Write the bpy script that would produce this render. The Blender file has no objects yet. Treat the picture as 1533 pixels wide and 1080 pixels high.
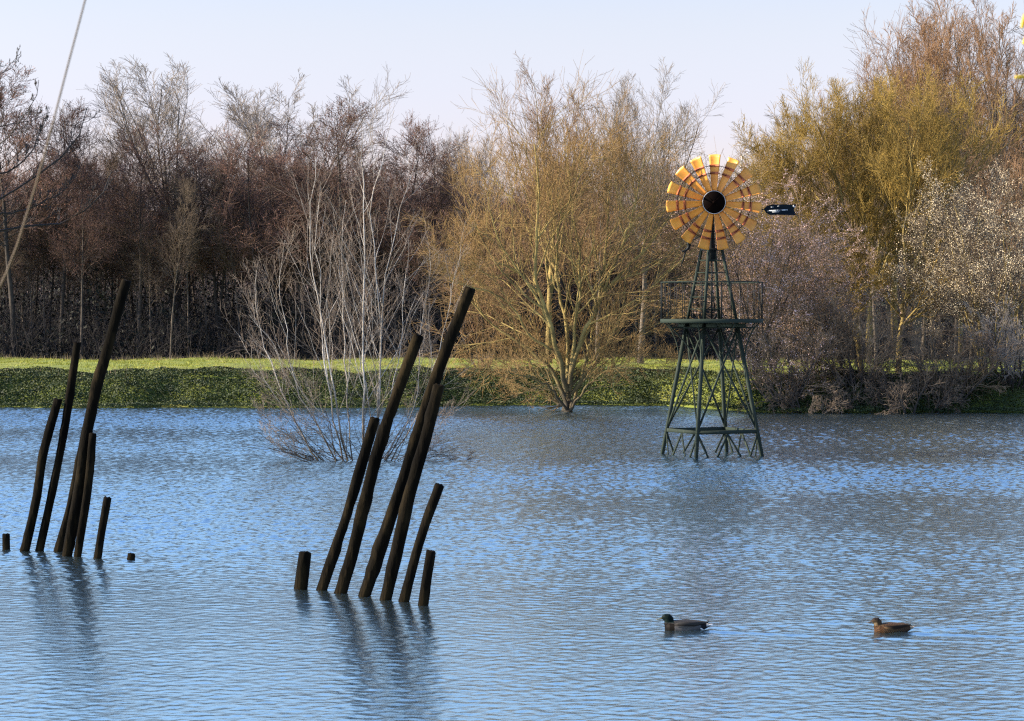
import bpy, bmesh, math, random
import numpy as np
from mathutils import Vector, Matrix

random.seed(7)
RNG = np.random.default_rng(11)
scene = bpy.context.scene
COL = scene.collection
R = math.radians

# ------------------------------------------------------------------ camera frame
F = 3458.0          # focal length in photograph pixels (photograph is 1533 x 1080)
H = 3.4             # eye height above the water
HZ = 477.0          # horizon row
SUN_AZ = Vector((-1.0, -0.03, 0)).normalized()
SUN_EL = R(28)

def P(px, py, d):
    return np.array([(px - 766.5) * d / F, d, H - (py - HZ) * d / F])

def dist_of_row(row):
    return H * F / (row - HZ)

# ------------------------------------------------------------------ tagging
def tag(o, label=None, cat=None, group=None, kind=None):
    if label: o['label'] = label
    if cat: o['category'] = cat
    if group: o['group'] = group
    if kind: o['kind'] = kind
    return o

def empty(name, loc=(0, 0, 0), rz=0.0, label=None, cat=None, group=None):
    o = bpy.data.objects.new(name, None)
    o.empty_display_size = 0.2
    COL.objects.link(o)
    o.location = loc
    o.rotation_euler = (0, 0, rz)
    tag(o, label, cat, group)
    return o

def link(name, me, parent=None, mats=()):
    o = bpy.data.objects.new(name, me)
    COL.objects.link(o)
    if parent is not None: o.parent = parent
    for m in mats: me.materials.append(m)
    return o

def copy_tree(src, name=None):
    c = src.copy(); COL.objects.link(c)
    for ch in list(src.children):
        k = ch.copy(); COL.objects.link(k); k.parent = c
        for g in list(ch.children):
            q = g.copy(); COL.objects.link(q); q.parent = k
    return c

# ------------------------------------------------------------------ mesh from arrays
def mesh_np(name, verts, quads=None, tris=None, smooth=False, mat_q=None, mat_t=None):
    me = bpy.data.meshes.new(name)
    verts = np.asarray(verts, np.float32)
    nq = 0 if quads is None else len(quads)
    nt = 0 if tris is None else len(tris)
    me.vertices.add(len(verts)); me.vertices.foreach_set('co', verts.ravel())
    loops = []; starts = []; tot = []
    off = 0
    if nq:
        q = np.asarray(quads, np.int32); loops.append(q.ravel())
        starts.append(np.arange(nq) * 4); off = nq * 4
    if nt:
        t = np.asarray(tris, np.int32); loops.append(t.ravel())
        starts.append(off + np.arange(nt) * 3)
    loops = np.concatenate(loops).astype(np.int32); starts = np.concatenate(starts).astype(np.int32)
    me.loops.add(len(loops)); me.loops.foreach_set('vertex_index', loops)
    me.polygons.add(nq + nt); me.polygons.foreach_set('loop_start', starts)
    if smooth: me.polygons.foreach_set('use_smooth', np.ones(nq + nt, bool))
    if mat_q is not None or mat_t is not None:
        mi = np.concatenate([np.asarray(mat_q if mat_q is not None else np.zeros(nq)), np.asarray(mat_t if mat_t is not None else np.zeros(nt))]).astype(np.int32)
        me.polygons.foreach_set('material_index', mi)
    me.update(calc_edges=True)
    me.validate()
    return me

def unit(a):
    return a / np.maximum(np.linalg.norm(a, axis=-1, keepdims=True), 1e-9)

def tubes(pts, r0, r1, sides, rng=RNG, power=1.0, bump=0.0):
    """pts (N,m,3): N polylines as open tubes; returns verts, quads"""
    N, m, _ = pts.shape
    tan = np.empty_like(pts)
    tan[:, 1:-1] = pts[:, 2:] - pts[:, :-2]; tan[:, 0] = pts[:, 1] - pts[:, 0]; tan[:, -1] = pts[:, -1] - pts[:, -2]
    tan = unit(tan)
    ref = rng.normal(size=(N, 1, 3))
    u = unit(np.cross(tan, ref)); v = np.cross(tan, u)
    t = (np.linspace(0, 1, m)[None, :] ** power)
    rad = r0[:, None] * (1 - t) + r1[:, None] * t
    if bump: rad = rad * (1 + bump * rng.normal(size=rad.shape))
    a = np.arange(sides) * 2 * np.pi / sides
    ring = (u[:, :, None, :] * np.cos(a)[None, None, :, None] + v[:, :, None, :] * np.sin(a)[None, None, :, None]) * rad[:, :, None, None]
    V = (pts[:, :, None, :] + ring).reshape(-1, 3)
    base = (np.arange(N) * m * sides)[:, None, None] + (np.arange(m - 1) * sides)[None, :, None]
    i = np.arange(sides)[None, None, :]; j = (i + 1) % sides
    Q = np.stack([base + i, base + j, base + sides + j, base + sides + i], -1).reshape(-1, 4)
    return V, Q

class Acc:
    def __init__(s): s.v = []; s.q = []; s.t = []; s.n = 0
    def add(s, v, q=None, t=None):
        s.v.append(v)
        if q is not None and len(q): s.q.append(np.asarray(q) + s.n)
        if t is not None and len(t): s.t.append(np.asarray(t) + s.n)
        s.n += len(v); return s
    def mesh(s, name, smooth=False):
        return mesh_np(name, np.concatenate(s.v), np.concatenate(s.q) if s.q else None, np.concatenate(s.t) if s.t else None, smooth)

def specks(pos, size, rng=RNG, flat=0.0, aspect=0.6):
    """randomly turned little leaf-like quads (kites)"""
    N = len(pos)
    n = rng.normal(size=(N, 3))
    if flat: n[:, 2] = np.abs(n[:, 2]) + flat
    n = unit(n)
    u = unit(np.cross(n, rng.normal(size=(N, 3)))); v = np.cross(n, u)
    s = (size * rng.uniform(.6, 1.35, N))[:, None]
    a = pos - u * s * .5; c = pos + u * s * .5
    b = pos + v * s * aspect * .5 + n * s * .12; d = pos - v * s * aspect * .5 + n * s * .12
    V = np.stack([a, b, c, d], 1).reshape(-1, 3)
    return V, np.arange(4 * N).reshape(N, 4)

def box_v(c, s):
    x, y, z = np.asarray(s) / 2
    return np.array([[i * x, j * y, k * z] for i in (-1, 1) for j in (-1, 1) for k in (-1, 1)]) + np.asarray(c)
BOXQ = np.array([[0, 1, 3, 2], [4, 6, 7, 5], [0, 4, 5, 1], [2, 3, 7, 6], [0, 2, 6, 4], [1, 5, 7, 3]])

def bar(acc, p, q, w, h, axis):
    """box bar from p to q; width w along the axis projected off the bar, height h across"""
    p = np.asarray(p, float); q = np.asarray(q, float)
    t = unit(q - p); a = np.asarray(axis, float); a = unit(a - t * np.dot(a, t)); b = np.cross(t, a)
    V = []
    for e in (p, q):
        for i, j in ((-1, -1), (1, -1), (1, 1), (-1, 1)):
            V.append(e + a * i * w / 2 + b * j * h / 2)
    acc.add(np.array(V), np.array([[0, 3, 2, 1], [4, 5, 6, 7], [0, 1, 5, 4], [1, 2, 6, 5], [2, 3, 7, 6], [3, 0, 4, 7]]))

def tube1(acc, pts, r0, r1=None, sides=8, caps=True):
    pts = np.asarray(pts, float)[None]
    V, Q = tubes(pts, np.array([r0]), np.array([r0 if r1 is None else r1]), sides)
    n = len(V); T = []
    if caps:
        V = np.concatenate([V, pts[0, :1], pts[0, -1:]])
        for i in range(sides):
            j = (i + 1) % sides
            T.append([n, j, i]); T.append([n + 1, n - sides + i, n - sides + j])
    acc.add(V, Q, np.array(T) if T else None)

def spline(ctrl, m):
    """Catmull-Rom through control points, m samples by even parameter"""
    c = np.asarray(ctrl, float)
    c = np.concatenate([2 * c[:1] - c[1:2], c, 2 * c[-1:] - c[-2:-1]])
    seg = np.linalg.norm(np.diff(c[1:-1], axis=0), axis=1); s = np.concatenate([[0], np.cumsum(seg)]); s /= s[-1]
    out = []
    for t in np.linspace(0, 1, m):
        k = min(max(np.searchsorted(s, t, side='right') - 1, 0), len(seg) - 1)
        u = (t - s[k]) / max(s[k + 1] - s[k], 1e-9)
        p0, p1, p2, p3 = c[k], c[k + 1], c[k + 2], c[k + 3]
        out.append(.5 * (2 * p1 + (p2 - p0) * u + (2 * p0 - 5 * p1 + 4 * p2 - p3) * u * u + (3 * p1 - p0 - 3 * p2 + p3) * u ** 3))
    return np.array(out)

# ------------------------------------------------------------------ materials
def mat(name, cols, scale=4.0, rough=0.8, bump=0.0, bump_scale=None, spec=0.3, detail=5, coord='Object', stops=None, vary=0.0, stretch=None, transl=0.0):
    m = bpy.data.materials.new(name); m.use_nodes = True
    nt = m.node_tree; N = nt.nodes; L = nt.links
    b = N['Principled BSDF']
    b.inputs['Roughness'].default_value = rough
    b.inputs['Specular IOR Level'].default_value = spec
    tc = N.new('ShaderNodeTexCoord'); src = tc.outputs['Object' if coord == 'World' else coord]
    if coord == 'World':
        src = N.new('ShaderNodeNewGeometry').outputs['Position']
    if stretch:
        mp = N.new('ShaderNodeMapping'); mp.inputs['Scale'].default_value = stretch
        L.new(src, mp.inputs['Vector']); src = mp.outputs['Vector']
    no = N.new('ShaderNodeTexNoise'); no.inputs['Scale'].default_value = scale; no.inputs['Detail'].default_value = detail
    no.inputs['Roughness'].default_value = 0.62
    L.new(src, no.inputs['Vector'])
    rp = N.new('ShaderNodeValToRGB'); els = rp.color_ramp.elements
    n = len(cols); stops = stops or [0.3 + 0.4 * i / max(n - 1, 1) for i in range(n)]
    while len(els) < n: els.new(0.5)
    for e, s, c in zip(els, stops, cols):
        e.position = s; e.color = (*c, 1)
    L.new(no.outputs['Fac'], rp.inputs['Fac'])
    out = rp.outputs['Color']
    if vary:
        oi = N.new('ShaderNodeObjectInfo'); mr = N.new('ShaderNodeMapRange')
        mr.inputs['To Min'].default_value = 1 - vary; mr.inputs['To Max'].default_value = 1 + vary
        L.new(oi.outputs['Random'], mr.inputs['Value'])
        mx = N.new('ShaderNodeVectorMath'); mx.operation = 'SCALE'
        L.new(out, mx.inputs[0]); L.new(mr.outputs['Result'], mx.inputs['Scale']); out = mx.outputs['Vector']
    L.new(out, b.inputs['Base Color'])
    if bump:
        n2 = N.new('ShaderNodeTexNoise'); n2.inputs['Scale'].default_value = bump_scale or scale * 4; n2.inputs['Detail'].default_value = 6
        L.new(src, n2.inputs['Vector'])
        bp = N.new('ShaderNodeBump'); bp.inputs['Strength'].default_value = bump; bp.inputs['Distance'].default_value = 0.02
        L.new(n2.outputs['Fac'], bp.inputs['Height']); L.new(bp.outputs['Normal'], b.inputs['Normal'])
    if transl:
        tr = N.new('ShaderNodeBsdfTranslucent'); L.new(out, tr.inputs['Color'])
        ms = N.new('ShaderNodeMixShader'); ms.inputs['Fac'].default_value = transl
        L.new(b.outputs['BSDF'], ms.inputs[1]); L.new(tr.outputs['BSDF'], ms.inputs[2])
        L.new(ms.outputs['Shader'], N['Material Output'].inputs['Surface'])
    return m

def damp_foot(m, low, z0, z1):
    """bark darker, mossy and wet towards the water: mixes the bark with another colour by height above the water"""
    nt = m.node_tree; N = nt.nodes; L = nt.links; b = N['Principled BSDF']
    cur = b.inputs['Base Color'].links[0].from_socket
    geo = N.new('ShaderNodeNewGeometry'); sx = N.new('ShaderNodeSeparateXYZ'); L.new(geo.outputs['Position'], sx.inputs[0])
    no = N.new('ShaderNodeTexNoise'); no.inputs['Scale'].default_value = 1.5; L.new(geo.outputs['Position'], no.inputs['Vector'])
    ad = N.new('ShaderNodeMath'); ad.operation = 'MULTIPLY_ADD'; ad.inputs[1].default_value = (z1 - z0) * 1.2; L.new(no.outputs['Fac'], ad.inputs[0]); L.new(sx.outputs['Z'], ad.inputs[2])
    mr = N.new('ShaderNodeMapRange'); mr.inputs['From Min'].default_value = z0 + (z1 - z0) * .6; mr.inputs['From Max'].default_value = z1 + (z1 - z0) * .6
    L.new(ad.outputs[0], mr.inputs['Value'])
    mx = N.new('ShaderNodeMix'); mx.data_type = 'RGBA'; mx.inputs[6].default_value = (*low, 1)
    L.new(mr.outputs['Result'], mx.inputs['Factor']); L.new(cur, mx.inputs[7]); L.new(mx.outputs[2], b.inputs['Base Color'])
    return m

M = {}
M['bark_dark'] = mat('bark_dark', [(.02, .016, .014), (.06, .05, .04)], 3, .9, vary=.3)
M['bark_grey'] = mat('bark_grey', [(.045, .036, .028), (.12, .10, .078)], 3, .9, vary=.25)
M['bark_pale'] = damp_foot(mat('bark_pale', [(.12, .10, .075), (.33, .29, .24), (.50, .46, .40)], 3, .85, stretch=(1, 1, .35)), (.06, .045, .028), .2, 2.2)
M['bark_willow'] = damp_foot(mat('bark_willow', [(.06, .045, .016), (.20, .145, .045), (.32, .24, .08)], 1.6, .9, bump=.6, bump_scale=14), (.035, .028, .018), .2, 2.6)
M['twig_red'] = mat('twig_red', [(.058, .036, .027), (.13, .078, .058)], .5, .9, vary=.35)
M['twig_brown'] = mat('twig_brown', [(.055, .04, .028), (.12, .09, .062)], .5, .9, vary=.3)
M['twig_grey'] = mat('twig_grey', [(.13, .11, .09), (.26, .22, .18)], .5, .9, vary=.2)
M['twig_orange'] = mat('twig_orange', [(.13, .078, .038), (.26, .15, .075)], .35, .85, vary=.1)
M['twig_willow'] = mat('twig_willow', [(.125, .075, .027), (.265, .16, .055)], .5, .85)
M['twig_olive'] = mat('twig_olive', [(.13, .083, .016), (.27, .18, .038)], .35, .85, vary=.1)
M['twig_mauve'] = mat('twig_mauve', [(.085, .055, .032), (.25, .17, .10)], .8, .85, vary=.1)
M['twig_bush'] = mat('twig_bush', [(.075, .052, .037), (.19, .145, .105)], .8, .85, vary=.1)
M['twig_black'] = mat('twig_black', [(.008, .006, .005), (.018, .013, .010)], 6, .7)
M['bud_red'] = mat('bud_red', [(.09, .04, .03), (.20, .092, .068)], .4, .8, vary=.35)
M['bud_olive'] = mat('bud_olive', [(.19, .12, .014), (.33, .22, .035)], .4, .8)
M['blossom_pink'] = mat('blossom_pink', [(.55, .34, .31), (.82, .64, .60)], 1.2, .7, transl=.3)
M['blossom_white'] = mat('blossom_white', [(.66, .51, .30), (.88, .77, .54)], 1.2, .7, transl=.3)
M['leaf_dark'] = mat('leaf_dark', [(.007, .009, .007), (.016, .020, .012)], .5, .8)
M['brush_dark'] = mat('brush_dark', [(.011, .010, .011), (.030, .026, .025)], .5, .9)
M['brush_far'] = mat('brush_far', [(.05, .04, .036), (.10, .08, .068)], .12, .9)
M['ground_leaf'] = mat('ground_leaf', [(.008, .015, .004), (.025, .040, .009), (.060, .072, .020)], 1.1, .7, coord='World', transl=.1)
M['grass'] = mat('grass', [(.13, .16, .02), (.225, .245, .03), (.31, .275, .065)], .45, .8, coord='World', transl=.2)
M['straw'] = mat('straw', [(.20, .14, .07), (.36, .27, .14)], 1.5, .85, coord='World')

# ------------------------------------------------------------------ terrain
def smooth(a, b, x):
    t = np.clip((x - a) / (b - a), 0, 1); return t * t * (3 - 2 * t)

def shore(x):
    return 88.4 + 2.4 * smooth(-5, -1, x) - 7.2 * smooth(5.5, 9.5, x) + .25 * np.sin(x * .9) + .15 * np.sin(x * 2.3 + 1)

def ground_z(x, y):
    x = np.asarray(x, float); y = np.asarray(y, float)
    s = shore(x)
    z = -1.2 + 1.2 * smooth(s - 6, s, y) * 1.0
    z = np.where(y > s, 1.22 * (1 - (1 - np.clip((y - s) / 3.0, 0, 1)) ** 1.4), z)
    z = z + np.where(y > s + 2, .06 * np.sin(x * .6 + y * .3) + .05 * np.sin(x * 1.7 - y * .8), 0)
    z = z + 5.0 * smooth(150, 260, y)
    near = 1.9 * (1 - smooth(4, 12, y))
    z = np.where(y < 30, np.maximum(z, -1.2 + 3.1 * (1 - smooth(3, 14, y))), z)
    side = smooth(220, 260, np.abs(x))
    z = np.maximum(z, -1.2 + 2.6 * side)
    return z

def gz(x, y): return float(ground_z(np.array([x]), np.array([y]))[0])

xs = np.concatenate([-np.geomspace(3000, 50, 22), np.arange(-48, 48.1, .6), np.geomspace(50, 3000, 22)])
ys = np.concatenate([[-1500, -600, -200, -60, -20], np.arange(-10, 20, 1.5), np.arange(22, 78, 4), np.arange(78, 100, .35), np.arange(100, 135, 1.2), np.geomspace(136, 4000, 40)])
X, Y = np.meshgrid(xs, ys); Z = ground_z(X, Y)
Z = Z + np.where((Y > 85), .03 * RNG.normal(size=Z.shape), 0)
nx, ny = len(xs), len(ys)
idx = np.arange(nx * ny).reshape(ny, nx)
Q = np.stack([idx[:-1, :-1], idx[:-1, 1:], idx[1:, 1:], idx[1:, :-1]], -1).reshape(-1, 4)
M['ground'] = mat('ground', [(.08, .105, .015), (.13, .155, .02), (.17, .165, .035)], .5, .95, bump=.5, bump_scale=6, coord='World')
nt = M['ground'].node_tree; N_ = nt.nodes; L_ = nt.links
# leaf litter under the wood: the soil changes kind behind the meadow
geo = N_.new('ShaderNodeNewGeometry'); sx = N_.new('ShaderNodeSeparateXYZ'); L_.new(geo.outputs['Position'], sx.inputs[0])
mr = N_.new('ShaderNodeMapRange'); mr.inputs['From Min'].default_value = 121; mr.inputs['From Max'].default_value = 124
L_.new(sx.outputs['Y'], mr.inputs['Value'])
mx = N_.new('ShaderNodeMix'); mx.data_type = 'RGBA'
b_ = N_['Principled BSDF']; cur = b_.inputs['Base Color'].links[0].from_socket
L_.new(mr.outputs['Result'], mx.inputs['Factor']); L_.new(cur, mx.inputs[6]); mx.inputs[7].default_value = (.035, .026, .018, 1)
L_.new(mx.outputs[2], b_.inputs['Base Color'])
tag(link('ground', mesh_np('ground', np.stack([X, Y, Z], -1).reshape(-1, 3), Q, smooth=True), None, [M['ground']]), kind='structure')

# ------------------------------------------------------------------ water
def make_water_material():
    m = bpy.data.materials.new('lake_water'); m.use_nodes = True
    nt = m.node_tree; N = nt.nodes; L = nt.links
    b = N['Principled BSDF']
    b.inputs['Base Color'].default_value = (.009, .016, .020, 1)
    b.inputs['Roughness'].default_value = .17
    b.inputs['IOR'].default_value = 1.5
    b.inputs['Specular IOR Level'].default_value = .5
    geo = N.new('ShaderNodeNewGeometry')
    def layer(sx, sy, scale, detail, off):
        mp = N.new('ShaderNodeMapping'); mp.inputs['Scale'].default_value = (sx, sy, 1); mp.inputs['Location'].default_value = (off, off * .7, 0)
        mp.inputs['Rotation'].default_value = (0, 0, R(4))
        L.new(geo.outputs['Position'], mp.inputs['Vector'])
        n = N.new('ShaderNodeTexNoise'); n.inputs['Scale'].default_value = scale; n.inputs['Detail'].default_value = detail; n.inputs['Roughness'].default_value = .55
        L.new(mp.outputs['Vector'], n.inputs['Vector']); return n.outputs['Fac']
    a = layer(1.0, 1.9, 3.2, 3, 3.1)
    c = layer(1.0, 1.7, 9.0, 2, 9.7)
    # gusts: patches where the ripples are stronger
    g = layer(.35, 1.0, .22, 3, 21)
    gr = N.new('ShaderNodeMapRange'); gr.inputs['From Min'].default_value = .35; gr.inputs['From Max'].default_value = .65
    gr.inputs['To Min'].default_value = .55; gr.inputs['To Max'].default_value = 1.25
    L.new(g, gr.inputs['Value'])
    ma = N.new('ShaderNodeMath'); ma.operation = 'MULTIPLY_ADD'; ma.inputs[1].default_value = .33
    L.new(c, ma.inputs[0]); L.new(a, ma.inputs[2])
    mg = N.new('ShaderNodeMath'); mg.operation = 'MULTIPLY'; L.new(ma.outputs[0], mg.inputs[0]); L.new(gr.outputs['Result'], mg.inputs[1])
    bp = N.new('ShaderNodeBump'); bp.inputs['Strength'].default_value = 1.0; bp.inputs['Distance'].default_value = .008
    L.new(ma.outputs[0], bp.inputs['Height']); L.new(bp.outputs['Normal'], b.inputs['Normal'])
    gl = N.new('ShaderNodeBsdfGlossy'); gl.inputs['Color'].default_value = (.72, .92, .97, 1); gl.inputs['Roughness'].default_value = .17; L.new(bp.outputs['Normal'], gl.inputs['Normal'])
    ms = N.new('ShaderNodeMixShader'); ms.inputs['Fac'].default_value = .46; L.new(b.outputs['BSDF'], ms.inputs[1]); L.new(gl.outputs['BSDF'], ms.inputs[2])
    L.new(ms.outputs['Shader'], N['Material Output'].inputs['Surface'])
    return m
M['water'] = make_water_material()

def make_water():
    g = np.random.default_rng(3)
    yl = [2.0, 6.0, 10.0, 13.0, 15.0]; y = 16.5
    while y < 96:
        yl.append(y); y += min(.028 * (y / 19), .038)
    yl += [97, 100, 106, 118]
    yr = np.array(yl)
    s = np.concatenate([[-30, -12, -5, -2.4, -1.6], np.linspace(-1.15, 1.15, 900), [1.6, 2.4, 5, 12, 30]])
    Y = np.repeat(yr[:, None], len(s), 1); X = s[None] * (3 + .235 * np.maximum(yr, 15))[:, None]
    dy = np.gradient(yr)[:, None]; dx = np.gradient(X, axis=1)
    Z = np.zeros_like(X)
    gust = np.zeros_like(X)
    for k in range(10):
        t = g.uniform(-1, 1); kk = g.uniform(.12, .7); gust += np.sin(X * kk * .6 * np.sin(t) + Y * kk * np.cos(t) + g.uniform(0, 6.28))
    gust = np.clip(1 + .16 * gust, .5, 1.5)
    n = 72
    lam = np.exp(g.uniform(math.log(.085), math.log(.27), n)); lam[:4] = g.uniform(.8, 2.0, 4); lam[4:9] = g.uniform(.35, .7, 5)
    th = R(90) + g.normal(size=n) * R(52) + R(4)
    wgt = np.where(lam < .3, 1.0, .55) * np.where(lam > .7, .45, 1); wgt /= math.sqrt((wgt ** 2).sum() / 2)
    kept = np.zeros_like(X)
    for i in range(n):
        k = 2 * np.pi / lam[i]; kx, ky = k * math.cos(th[i]), k * math.sin(th[i])
        fade = smooth(2.2, 3.6, lam[i] / np.maximum(dy * abs(math.sin(th[i])), dx * abs(math.cos(th[i]))))
        kept += (wgt[i] * fade) ** 2 / 2
        ph = kx * X + ky * Y + g.uniform(0, 6.28)
        Z += WAVE * wgt[i] / k * fade * np.sin(ph + .35 * np.sin(ph))
    Z *= np.minimum(1.5, 1 / np.sqrt(kept + 1e-6))
    for (wx, wy) in DUCKS:           # V-shaped wakes trailing behind the ducks
        ax = X - wx; ay = np.abs(Y - wy); on = smooth(-.15, .1, ax)
        Zw = .008 * np.exp(-ax.clip(0) / 2.2) * (np.exp(-((ay - .05 - .30 * ax) / .07) ** 2) - .6 * np.exp(-((ay - .16 - .30 * ax) / .08) ** 2))
        Zw += .006 * np.exp(-ax.clip(0) / 1.6) * np.exp(-(ay / (.12 + .1 * ax.clip(0))) ** 2) * np.sin(ax * 26)
        Z += on * Zw
    Z *= gust * (1 + 3.4 * smooth(22, 46, Y) * (1 - .15 * smooth(70, 88, Y)))
    m = len(s); idx = np.arange(len(yr) * m).reshape(len(yr), m)
    Q = np.stack([idx[:-1, :-1], idx[:-1, 1:], idx[1:, 1:], idx[1:, :-1]], -1).reshape(-1, 4)
    tag(link('water', mesh_np('water', np.stack([X, Y, Z], -1).reshape(-1, 3), Q, smooth=True), None, [M['water']]), kind='structure')
DUCKS = [(P(1023.5, 943, dist_of_row(943))[0], dist_of_row(943)), (P(1333, 946, dist_of_row(946))[0], dist_of_row(946))]
WAVE = .038
make_water()

# ------------------------------------------------------------------ growing bare trees
def interp_poly(pts, t):
    """points and tangents on polylines pts (N,m,3) at parameters t (N,k)"""
    N, m, _ = pts.shape
    s = t * (m - 1); i = np.clip(s.astype(int), 0, m - 2); f = (s - i)[..., None]
    rows = np.arange(N)[:, None]
    a = pts[rows, i]; b = pts[rows, i + 1]
    return a * (1 - f) + b * f, unit(b - a)

def grow_level(Pn, D, L, lev, rng):
    n = lev['seg']; N = len(Pn)
    pts = np.empty((N, n + 1, 3)); pts[:, 0] = Pn; d = D.copy()
    up = np.array([0, 0, 1.0])
    for i in range(n):
        d = unit(d + rng.normal(size=(N, 3)) * lev.get('wob', .1) + up * lev.get('up', 0.0))
        pts[:, i + 1] = pts[:, i] + d * (L / n)[:, None]
    return pts

def spawn(pts, L, r0, r1, lev, rng, rmin):
    k = lev['kids']; N = len(pts)
    lo, hi = lev.get('t', (.25, 1.0))
    t = lo + (hi - lo) * (np.arange(k)[None] + rng.uniform(0, 1, (N, k))) / k
    p, tan = interp_poly(pts, t)
    ang = np.radians(rng.uniform(*lev.get('ang', (25, 50)), size=(N, k)))[..., None]
    side = unit(np.cross(tan, rng.normal(size=(N, k, 3))))
    d = unit(tan * np.cos(ang) + side * np.sin(ang))
    l0, l1 = lev.get('len', (.6, .3))
    tt = (t - lo) / max(hi - lo, 1e-6)
    ln = L[:, None] * (l0 + (l1 - l0) * tt) * rng.uniform(.7, 1.3, (N, k))
    rad = (r0[:, None] * (1 - t) + r1[:, None] * t) * lev.get('rad', .6)
    keep = rng.uniform(size=(N, k)) < lev.get('keep', 1.0)
    keep &= p[..., 2] > lev.get('zmin', -1e9)
    return p[keep], d[keep], ln[keep], np.maximum(rad[keep], rmin)

def grow(first, levels, rng, rmin):
    """first: (pts (N,m,3), L, r0, r1). levels: per level spawn+grow spec. returns list of levels"""
    out = [first]
    for lev in levels:
        pts, L, r0, r1 = out[lev.get('from', len(out) - 1)]
        p, d, ln, rad = spawn(pts, L, r0, r1, lev, rng, rmin)
        q = grow_level(p, d, ln, lev, rng)
        out.append((q, ln, rad, np.maximum(rad * lev.get('tip', .35), rmin * .7)))
    return out

def levels_mesh(name, lv, sides):
    a = Acc()
    for (pts, L, r0, r1), s in zip(lv, sides):
        if len(pts):
            V, Q = tubes(pts, r0, r1, s); a.add(V, Q)
    return a.mesh(name, smooth=True)

def sample_on(lv, n, rng, jit=.04):
    pts = lv[0]; N = len(pts)
    i = rng.integers(0, N, n); t = rng.uniform(.15, 1, (n, 1))
    p, _ = interp_poly(pts[i], t)
    return p[:, 0] + rng.normal(size=(n, 3)) * jit

def assemble(name, first, levels, rng, rmin, split, mt, mc, label=None, cat='tree', group=None, buds=None, loc=(0, 0, 0), sides=None):
    """tree empty > trunk (trunk and limbs), crown (branches, twigs, buds)"""
    lv = grow(first, levels, rng, rmin)
    sides = sides or ([7, 5, 4] + [3] * 6)
    root = empty(name, loc, 0, label, cat, group)
    link('trunk', levels_mesh(name + '_trunk', lv[:split], sides), root, [mt])
    link('crown', levels_mesh(name + '_crown', lv[split:], sides[split:]), root, [mc])
    if buds:
        for bname, n, size, m, jit, lvl in buds:
            V, Qq = specks(sample_on(lv[lvl], n, rng, jit), size, rng)
            link(bname, mesh_np(name + '_' + bname, V, Qq), root, [m])
    return root

def single_trunk(h, r, lean=0.0, rng=RNG, wob=.04, n=12):
    p = np.zeros((1, 3)); d = unit(np.array([[lean, 0, 1.0]]))
    pts = grow_level(p, d, np.array([h]), dict(seg=n, wob=wob, up=.04), rng)
    pts[:, :, 2] *= h / pts[0, -1, 2]
    pts[0, 0, 2] = -.4
    return (pts, np.array([h]), np.array([r]), np.array([r * .12]))

def multi_stem(n, h, r, spread, rng=RNG, seg=9, wob=.05, up=.05):
    a = rng.uniform(0, 2 * np.pi, n); s = spread * rng.uniform(.2, 1, n)
    d = unit(np.stack([np.cos(a) * s, np.sin(a) * s, np.ones(n)], -1))
    L = h * rng.uniform(.7, 1.05, n)
    p = np.stack([np.cos(a) * .25 * s, np.sin(a) * .25 * s, -.3 * np.ones(n)], -1)
    pts = grow_level(p, d, L, dict(seg=seg, wob=wob, up=up), rng)
    return (pts, L, r * rng.uniform(.6, 1, n), np.full(n, r * .15))

FAR = .0085
# ---- prototypes of the wood
def alder(seed, h=13.5):
    g = np.random.default_rng(seed)
    return assemble('alder_tree', single_trunk(h, .13, 0.02 * g.normal(), g),
        [dict(kids=32, t=(.38, .98), ang=(35, 70), len=(.24, .15), rad=.35, seg=5, wob=.12, up=.10),
         dict(kids=9, t=(.2, 1), ang=(25, 55), len=(.5, .3), rad=.55, seg=4, wob=.14, up=.06),
         dict(kids=10, t=(.2, 1), ang=(25, 55), len=(.75, .5), rad=.6, seg=3, wob=.15, up=.03)], g, FAR, 2, M['bark_dark'], M['twig_red'],
        buds=[('catkins', 6500, .06, M['bud_red'], .05, 3)])

def birch(seed, h=13):
    g = np.random.default_rng(seed)
    return assemble('birch_tree', single_trunk(h, .09, 0.03 * g.normal(), g, .05),
        [dict(kids=24, t=(.35, .98), ang=(25, 50), len=(.30, .10), rad=.4, seg=5, wob=.10, up=.14),
         dict(kids=9, t=(.15, 1), ang=(25, 50), len=(.5, .3), rad=.55, seg=4, wob=.12, up=.02),
         dict(kids=8, t=(.2, 1), ang=(20, 50), len=(.7, .4), rad=.6, seg=3, wob=.12, up=-.04)], g, FAR, 1, M['bark_grey'], M['twig_brown'])

def poplar(seed, h=17, fork=.35, spread=(20, 40), m=('bark_grey', 'twig_grey'), nl=15, tw=9):
    g = np.random.default_rng(seed)
    return assemble('poplar_tree', single_trunk(h * .76, .24, 0.02 * g.normal(), g, .03),
        [dict(kids=nl, t=(fork, .95), ang=spread, len=(.74, .36), rad=.5, seg=8, wob=.05, up=.07),
         dict(kids=11, t=(.2, 1), ang=(18, 40), len=(.38, .20), rad=.5, seg=6, wob=.07, up=.09),
         dict(kids=tw, t=(.15, 1), ang=(20, 45), len=(.5, .32), rad=.5, seg=4, wob=.09, up=.05),
         dict(kids=4, t=(.2, 1), ang=(20, 45), len=(.6, .4), rad=.6, seg=3, wob=.1, up=.04)], g, FAR, 2, M[m[0]], M[m[1]])

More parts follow.
